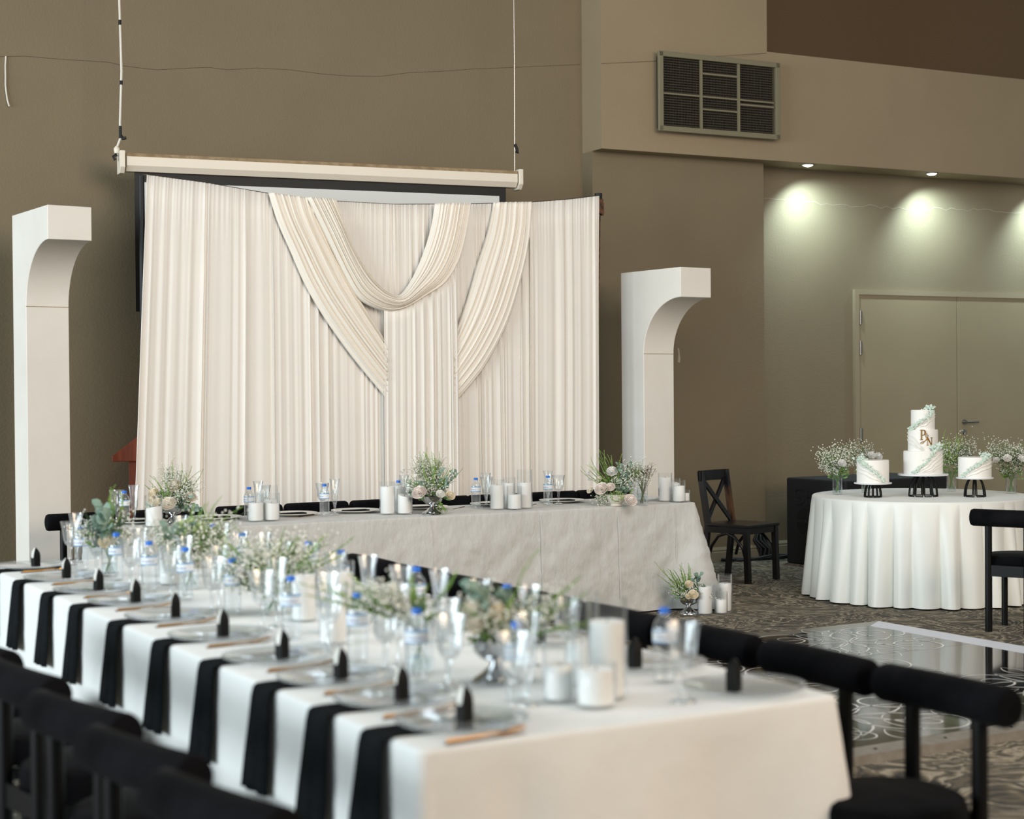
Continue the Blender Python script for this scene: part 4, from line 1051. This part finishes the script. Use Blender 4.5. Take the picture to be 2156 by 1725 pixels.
# head table and carpet
bunch('rose_bowl', 'cream roses and gypsophila in a bowl at the lectern end of the head table', W(3.10, 9.52, z), 5, pedestal(), .11,
      roses=(('cream', .015, -.02, .245, .085), ('peach', -.115, -.04, .20, .065), ('peach', -.12, -.05, .16, .05), ('peach', -.08, -.07, .14, .065), ('cream', -.01, -.09, .14, .085), ('cream', .12, -.04, .175, .07)),
      fronds=((-.05, .26, 5, .03, .05), (.08, .30, 5, .03, .04)), sprigs=((.06, .22, 22, 0, .045), (.0, .31, 5, 0, .03)), eucas=((-.08, .10, 4, .03, .04), (.1, .12, 4, .03, .04)), leaves=50)
bunch('pedestal_flowers', 'blush roses with green sprays in a silver pedestal bowl on the head table', W(4.766, 9.30, z), 6, pedestal(.118, .069), .11,
      roses=(('blush', -.085, -.08, .155, .092), ('white', .058, -.09, .142, .054), ('peach', .122, -.05, .130, .062), ('white', -.195, -.02, .285, .036), ('cream', .03, .0, .27, .04)),
      fronds=((-.01, .36, 12, .026, .04), (.12, .28, 5, .026, .03), (-.13, .23, 4, .026, .02), (.09, .03, 4, .03, .02)), sprigs=((-.08, .32, 8, 0, .03), (.02, .18, 20, 0, .035), (.06, .31, 6, 0, .03), (-.13, .18, 5, 0, .02)),
      eucas=((.13, .27, 4, .026, .03), (.0, .2, 4, .026, .04), (-.14, .14, 2, .03, .02)), leaves=60)
bunch('bowl_flowers', 'blush and white roses with ferns in a white ribbed bowl on the head table', W(6.156, 9.235, z), 7, white_bowl, .075,
      roses=(('white', -.03, -.03, .245, .075), ('blush', -.11, -.08, .13, .090), ('blush', -.045, -.09, .14, .062), ('white', -.20, -.01, .225, .040), ('white', -.18, -.02, .190, .038), ('cream', -.185, -.04, .115, .048), ('cream', -.12, -.02, .19, .042), ('blush', .10, -.08, .05, .085), ('white', .085, -.02, .20, .03)),
      fronds=((-.09, .33, 9, .026, .045), (-.17, .27, 5, .026, .03), (.05, .25, 3, .024, .03)), sprigs=((.13, .24, 12, 0, .03), (.03, .20, 12, 0, .05), (-.1, .02, 5, 0, .03)), eucas=((.05, .26, 6, .028, .03), (.06, .15, 5, .03, .04)), leaves=80, laces=((.0, -.075, .07, .045), (.13, 0, .22, .035)))
bunch('twig_vase', 'clear ribbed glass with thin twigs and water on the head table', W(6.352, 9.20, z), 8, glass_vase(.037, .155, 1, .52, 7), .12, twigs=((.05, .26, 9, 0, .035), (-.01, .25, 4, 0, .02)), sprigs=((-.02, .25, 5, 0, .02),))
bunch('floor_flowers', 'peach roses with ferns in a silver pedestal bowl standing on the carpet', W(6.58, 8.98, 0), 9, pedestal(.118, .066), .11,
      roses=(('peach', .0, -.05, .215, .055), ('peach', .025, -.09, .15, .065), ('peach', -.01, -.09, .135, .04), ('white', .12, -.05, .165, .050)),
      fronds=((-.12, .30, 8, .028, .03), (-.03, .29, 8, .028, .03), (-.11, .17, 5, .026, .03)), sprigs=((.0, .15, 16, 0, .05), (.1, .13, 8, 0, .03)), eucas=((.08, .25, 3, .035, .02), (.1, .18, 3, .03, .02)), leaves=60)
# long table
bunch('eucalyptus_vase', 'eucalyptus and one peach rose in a vase near the far end of the long table', W(1.99, 7.00, z), 11, glass_vase(.034, .13), .12,
      roses=(('peach', .0, -.05, .165, .07),), fronds=((.03, .36, 4, .03, .02),), sprigs=((-.09, .21, 9, 0, .03), (.03, .25, 5, 0, .04)), eucas=((-.0, .27, 9, .045, .04), (-.04, .2, 5, .045, .04)), leaves=14)
bunch('green_vase', 'loose green lace flowers and gypsophila in a glass vase on the long table', W(2.14, 6.35, z), 12, glass_vase(.034, .13), .12,
      fronds=((.10, .34, 5, .034, .04), (.16, .29, 3, .034, .03)), sprigs=((-.08, .22, 20, 0, .06), (.08, .22, 24, 0, .06), (.03, .14, 10, 0, .05)), eucas=((-.05, .26, 5, .036, .04),), laces=((.01, -.04, .25, .055), (-.04, -.03, .16, .04)), leaves=20)
bunch('gypsophila_bowl', 'big bunch of gypsophila and green ferns halfway along the long table', W(2.16, 5.48, z), 13, glass_vase(.04, .10), .09,
      roses=(('white', -.08, -.03, .22, .055), ('white', -.11, -.06, .17, .05)), fronds=((.11, .22, 14, .036, .055), (-.10, .25, 6, .034, .05)), sprigs=((.03, .18, 46, 0, .075), (-.12, .16, 22, 0, .05), (.06, .12, 14, 0, .06)), eucas=((-.13, .16, 4, .04, .03),), leaves=70, leafrad=.13)
bunch('fern_vase', 'long-stemmed fern sprays in a ribbed glass vase on the long table', W(2.05, 4.09, z), 14, glass_vase(.042, .165, 1, .3, 4), .14,
      fronds=((-.17, .24, 6, .034, .045), (.0, .25, 5, .034, .055)), sprigs=((-.11, .22, 8, 0, .03), (-.02, .2, 5, 0, .04)))
bunch('pedestal_roses', 'cream roses with ferns in a silver pedestal bowl on the long table', W(2.17, 3.86, z), 15, pedestal(.118, .068), .11,
      roses=(('cream', -.065, -.05, .21, .06), ('cream', -.055, -.08, .175, .05), ('peach', .01, -.06, .205, .05), ('white', -.02, -.03, .23, .04)),
      fronds=((.10, .23, 10, .034, .055), (-.08, .18, 6, .034, .04), (.15, .20, 5, .034, .04)), sprigs=((.02, .20, 24, 0, .06), (.10, .18, 12, 0, .04)), eucas=((-.02, .26, 4, .035, .03),), leaves=50)
# cake table vases
zc = TZ + .001
bunch('gypsophila_vase', 'gypsophila and one white carnation in a glass vase at the rim of the cake table', (2.44, 12.05, zc), 16, glass_vase(.036, .15, 0, .3, 12), .13,
      roses=(('white', .015, -.11, .245, .058),), sprigs=((-.08, .30, 14, 0, .04), (.05, .30, 16, 0, .05), (-.06, .2, 8, 0, .03)), leaves=36, leafrad=.06, fronds=((.0, .19, 4, .03, .03),), laces=((-.035, -.02, .27, .028), (.05, -.03, .17, .03)), group='vases on the cake table')
bunch('gypsophila_vase', 'gypsophila with two white carnations in a glass vase behind the smaller single cake', (2.70, 12.25, zc), 17, glass_vase(.036, .15, 0, .3, 12), .13,
      roses=(('white', .02, -.11, .295, .056), ('white', .075, -.11, .285, .056)), sprigs=((-.07, .30, 16, 0, .04), (-.02, .26, 10, 0, .03)), leaves=30, leafrad=.06, group='vases on the cake table')
bunch('gypsophila_vase', 'glass vase of lace flowers and bright fern just behind the tall cake', (3.372, 12.33, zc), 18, glass_vase(.036, .15, 0, .25, 14), .13,
      sprigs=((.11, .33, 16, 0, .04), (-.05, .33, 8, 0, .03), (.14, .28, 8, 0, .03)), fronds=((.03, .41, 8, .028, .025),), leaves=60, leafrad=.08, laces=((-.04, -.03, .26, .05), (.03, -.03, .25, .035)), group='vases on the cake table')
bunch('gypsophila_vase', 'glass vase of gypsophila and white carnations at the picture edge of the cake table', (3.73, 12.0, zc), 19, glass_vase(.037, .15, 0, .3, 14), .13,
      roses=(('white', -.065, -.12, .275, .058), ('white', .045, -.12, .27, .050), ('white', -.13, -.06, .26, .045)), sprigs=((.02, .32, 24, 0, .06), (-.12, .32, 8, 0, .03), (.1, .28, 10, 0, .03), (.0, .17, 6, 0, .03)), leaves=50, leafrad=.08, fronds=((-.07, .15, 4, .028, .02),), group='vases on the cake table')

# ------------------------------------------------------------------ cakes
def on_cyl(R, x, zz, out=0.0):
    a = x / R; return ((R + out) * sin(a), -(R + out) * cos(a), zz)
def tier(mb, r, z0, z1):
    e = .006
    return mb.lathe([(0, z0), (r, z0), (r * .995, z1 - e * 1.6), (r * .985, z1 - e * .4), (r * .97, z1), (0, z1)], 56)
def trim(root, R, pts, rnd, n=150, w=0.012, puff=()):
    mb = MB()
    def floret(c, s_):
        for k in range(4):
            a = k * pi / 2 + rnd.uniform(-.3, .3); d = Vector((cos(a), rnd.uniform(-.9, .1), sin(a))); mb.leaf(c, d, s_, s_ * .9, up=(0, -1, .3), bend=.2)
    for _ in range(n):
        t = rnd.uniform(0, 1) * (len(pts) - 1); k = min(int(t), len(pts) - 2); f = t - k
        x = pts[k][0] + (pts[k + 1][0] - pts[k][0]) * f + rnd.gauss(0, w * .5); zz = pts[k][1] + (pts[k + 1][1] - pts[k][1]) * f + rnd.gauss(0, w * .5)
        floret(on_cyl(R, x, zz, rnd.uniform(.002, .012)), rnd.uniform(.006, .010))
    for (x, y, zz, r, m) in puff:
        for _ in range(m): floret((x + rnd.gauss(0, r), y + rnd.gauss(0, r * .6), zz + rnd.gauss(0, r * .55)), rnd.uniform(.007, .012))
    return stuff(obj('flower_trim', mb, 'mint', root, smooth=0))
def ruffle(root, R, lines, rnd):
    for pts in lines:
        q = []
        for (a, b_), (c, d) in zip(pts, pts[1:]):
            for k in range(6): q.append((a + (c - a) * k / 6, b_ + (d - b_) * k / 6))
        q.append(pts[-1])
        obj('icing_ruffle', MB().tube([on_cyl(R, x, zz + .003 * sin(i * .9), .002 + .003 * sin(i * .7) ** 2) for i, (x, zz) in enumerate(q)], 0.003, 6), 'icing', root)
def stand(root, h, rb, rt, n, top_r):
    wr = obj('cage_stand', MB(), 'black_metal', root)
    mb = MB()
    for k in range(n):
        a0 = 2 * pi * (k + .12) / n; a1 = 2 * pi * (k + .88) / n; pts = []
        prof = [(rt, h), (rt + (rb - rt) * .45, h * .86), (rt + (rb - rt) * .75, h * .62), (rt + (rb - rt) * .93, h * .35), (rb, .012), (rb, .004)]
        for r, zz in prof: pts.append((r * cos(a0), r * sin(a0), zz))
        for r, zz in prof[::-1]: pts.append((r * cos(a1), r * sin(a1), zz))
        mb.tube(pts, 0.0042, 6)
    mb.lathe([(0, h - .004), (rt + .012, h - .004), (rt + .012, h), (0, h)], 24)
    wr.data = mesh_of('cage_stand', mb, 'black_metal')
    return wr
rnd = random.Random(31)
cl, cm, cr = (2.632, 11.72), (3.012, 11.77), (3.368, 11.69)
def sit(x, y): return (x, y, zc)
# tall cake
s1 = thing('cake_stand', 'black wire cage stand carrying the tall three-tier cake', 'cake stand', sit(*cm), 0.1, 'cage cake stands'); stand(s1, 0.155, 0.105, 0.045, 10, .18)
ck = thing('wedding_cake', 'tall white three-tier wedding cake with gold initials and green flower trim', 'cake', (cm[0], cm[1], zc + .1555), 0.245 * -1)
obj('cake_board', MB().lathe([(0, 0), (0.180, 0), (0.182, .006), (0.180, .012), (0, .012)], 48), 'board', ck)
obj('bottom_tier', tier(MB(), 0.141, .012, .180), 'icing', ck); obj('middle_tier', tier(MB(), 0.108, .180, .335), 'icing', ck); obj('top_tier', tier(MB(), 0.086, .335, .480), 'icing', ck)
trim(ck, 0.141, [(-.07, .02), (.0, .08), (.06, .15), (.10, .19)], rnd, 110, .014, ((.085, -.10, .205, .018, 40), (.105, -.085, .225, .012, 20)))
trim(ck, 0.098, [(-.10, .345), (-.05, .372), (.0, .405), (.05, .445), (.07, .47)], rnd, 100, .013, ((.045, -.05, .490, .020, 60), (-.085, -.06, .345, .012, 20)))
ruffle(ck, 0.141, [[(-.02, .022), (.05, .06), (.12, .12), (.20, .15)], [(-.04, .02), (.06, .045), (.12, .085), (.20, .12)], [(-.04, .018), (.06, .032), (.13, .065), (.20, .09)], [(-.03, .03), (.03, .07), (.09, .13), (.15, .165)]], rnd)
ruffle(ck, 0.109, [[(-.16, .315), (-.08, .29), (-.03, .235), (.01, .185)], [(-.16, .29), (-.09, .262), (-.04, .22), (-.0, .185)], [(-.16, .265), (-.09, .235), (-.04, .205), (-.01, .185)]], rnd)
ruffle(ck, 0.0865, [[(-.04, .36), (.0, .38), (.06, .42), (.12, .45)], [(-.02, .355), (.02, .37), (.07, .41), (.12, .43)]], rnd)
def letter(root, polys, x0, z0, h, w, R, name):
    mb = MB()
    for poly in polys:
        pts = [(x0 + px * w, z0 + pz * h) for px, pz in poly]; n = len(pts); o = len(mb.v)
        mb.v += [on_cyl(R, x, zz, .004) for x, zz in pts] + [on_cyl(R, x, zz, .0005) for x, zz in pts]
        mb.f += [tuple(range(o, o + n)), tuple(range(o + n, o + 2 * n))[::-1]] + [(o + (i + 1) % n, o + i, o + n + i, o + n + (i + 1) % n) for i in range(n)]
    return obj(name, mb, 'bright_gold', root, smooth=0, fix=True)
def arcband(cx, cz, r0x, r0z, r1x, r1z, a0, a1, n=10):
    out = []
    for i in range(n):
        b0 = a0 + (a1 - a0) * i / n; b1 = a0 + (a1 - a0) * (i + 1) / n
        out.append([(cx + r0x * cos(b0), cz + r0z * sin(b0)), (cx + r1x * cos(b0), cz + r1z * sin(b0)), (cx + r1x * cos(b1), cz + r1z * sin(b1)), (cx + r0x * cos(b1), cz + r0z * sin(b1))])
    return out
P = [[(.12, 0), (.34, 0), (.34, 1), (.12, 1)], [(0, 0), (.46, 0), (.46, .06), (0, .06)], [(0, .94), (.5, .94), (.5, 1), (0, 1)], [(.34, .44), (.5, .44), (.5, .5), (.34, .5)]] + arcband(.5, .72, .22, .22, .48, .28, -pi / 2, pi / 2)
N_ = [[(.12, 0), (.20, 0), (.20, 1), (.12, 1)], [(.86, 0), (.94, 0), (.94, 1), (.86, 1)], [(.05, 1), (.27, 1), (.94, 0), (.78, 0)], [(0, 0), (.34, 0), (.34, .06), (0, .06)], [(.70, .94), (1.06, .94), (1.06, 1), (.70, 1)]]
letter(ck, P, -.020, .262, .075, .042, .109, 'letter_p'); letter(ck, N_, .024, .222, .058, .044, .109, 'letter_n')
amp = [(.024, .294), (.030, .300), (.028, .308), (.020, .306), (.016, .296), (.020, .286), (.024, .276), (.020, .262), (.008, .250), (-.004, .236), (-.014, .234), (-.018, .240), (-.006, .248), (.010, .252), (.022, .262), (.032, .286), (.038, .296)]
obj('ampersand', MB().tube([on_cyl(.109, x, zz, .003) for x, zz in amp], 0.0022, 6), 'bright_gold', ck)
# small cakes
def small_cake(stand_label, label, c, hs, rb, ns, R, h, rbrd, flip, rz):
    s_ = thing('cake_stand', stand_label, 'cake stand', sit(*c), 0.3, 'cage cake stands'); stand(s_, hs, rb, .035, ns, rbrd)
    k = thing('single_cake', label, 'cake', (c[0], c[1], zc + hs + .0005), rz, 'single-tier cakes')
    obj('cake_board', MB().lathe([(0, 0), (rbrd, 0), (rbrd + .002, .005), (rbrd, .010), (0, .010)], 44), 'board', k)
    obj('cake_tier', tier(MB(), R, .010, .010 + h), 'icing', k)
    m_ = flip
    trim(k, R, [(m_ * .10, h + .012), (m_ * .04, h * .80), (m_ * -.03, h * .5), (m_ * -.09, h * .10)], rnd, 120, .013, ((m_ * .075, -.07, h + .018, .020, 55),))
    ruffle(k, R, [[(m_ * .17, h * .84), (m_ * .08, h * .68), (m_ * .0, h * .44), (m_ * -.07, h * .14)], [(m_ * .17, h * .64), (m_ * .09, h * .52), (m_ * .01, h * .3), (m_ * -.06, h * .10)], [(m_ * .13, h * .98), (m_ * .07, h * .78), (m_ * -.01, h * .5), (m_ * -.06, h * .2)]], rnd)
small_cake('low black wire cage stand carrying the small cake nearest the loudspeaker', 'small white one-tier cake with green trim falling away from its vase, nearest the loudspeaker', cl, 0.098, .062, 12, 0.116, 0.165, 0.134, -1, -0.22)
small_cake('black wire cage stand carrying the small cake beside the door handle side', 'small white one-tier cake with green trim on the taller stand, nearest the picture edge', cr, 0.132, .080, 6, 0.118, 0.148, 0.132, 1, -0.28)
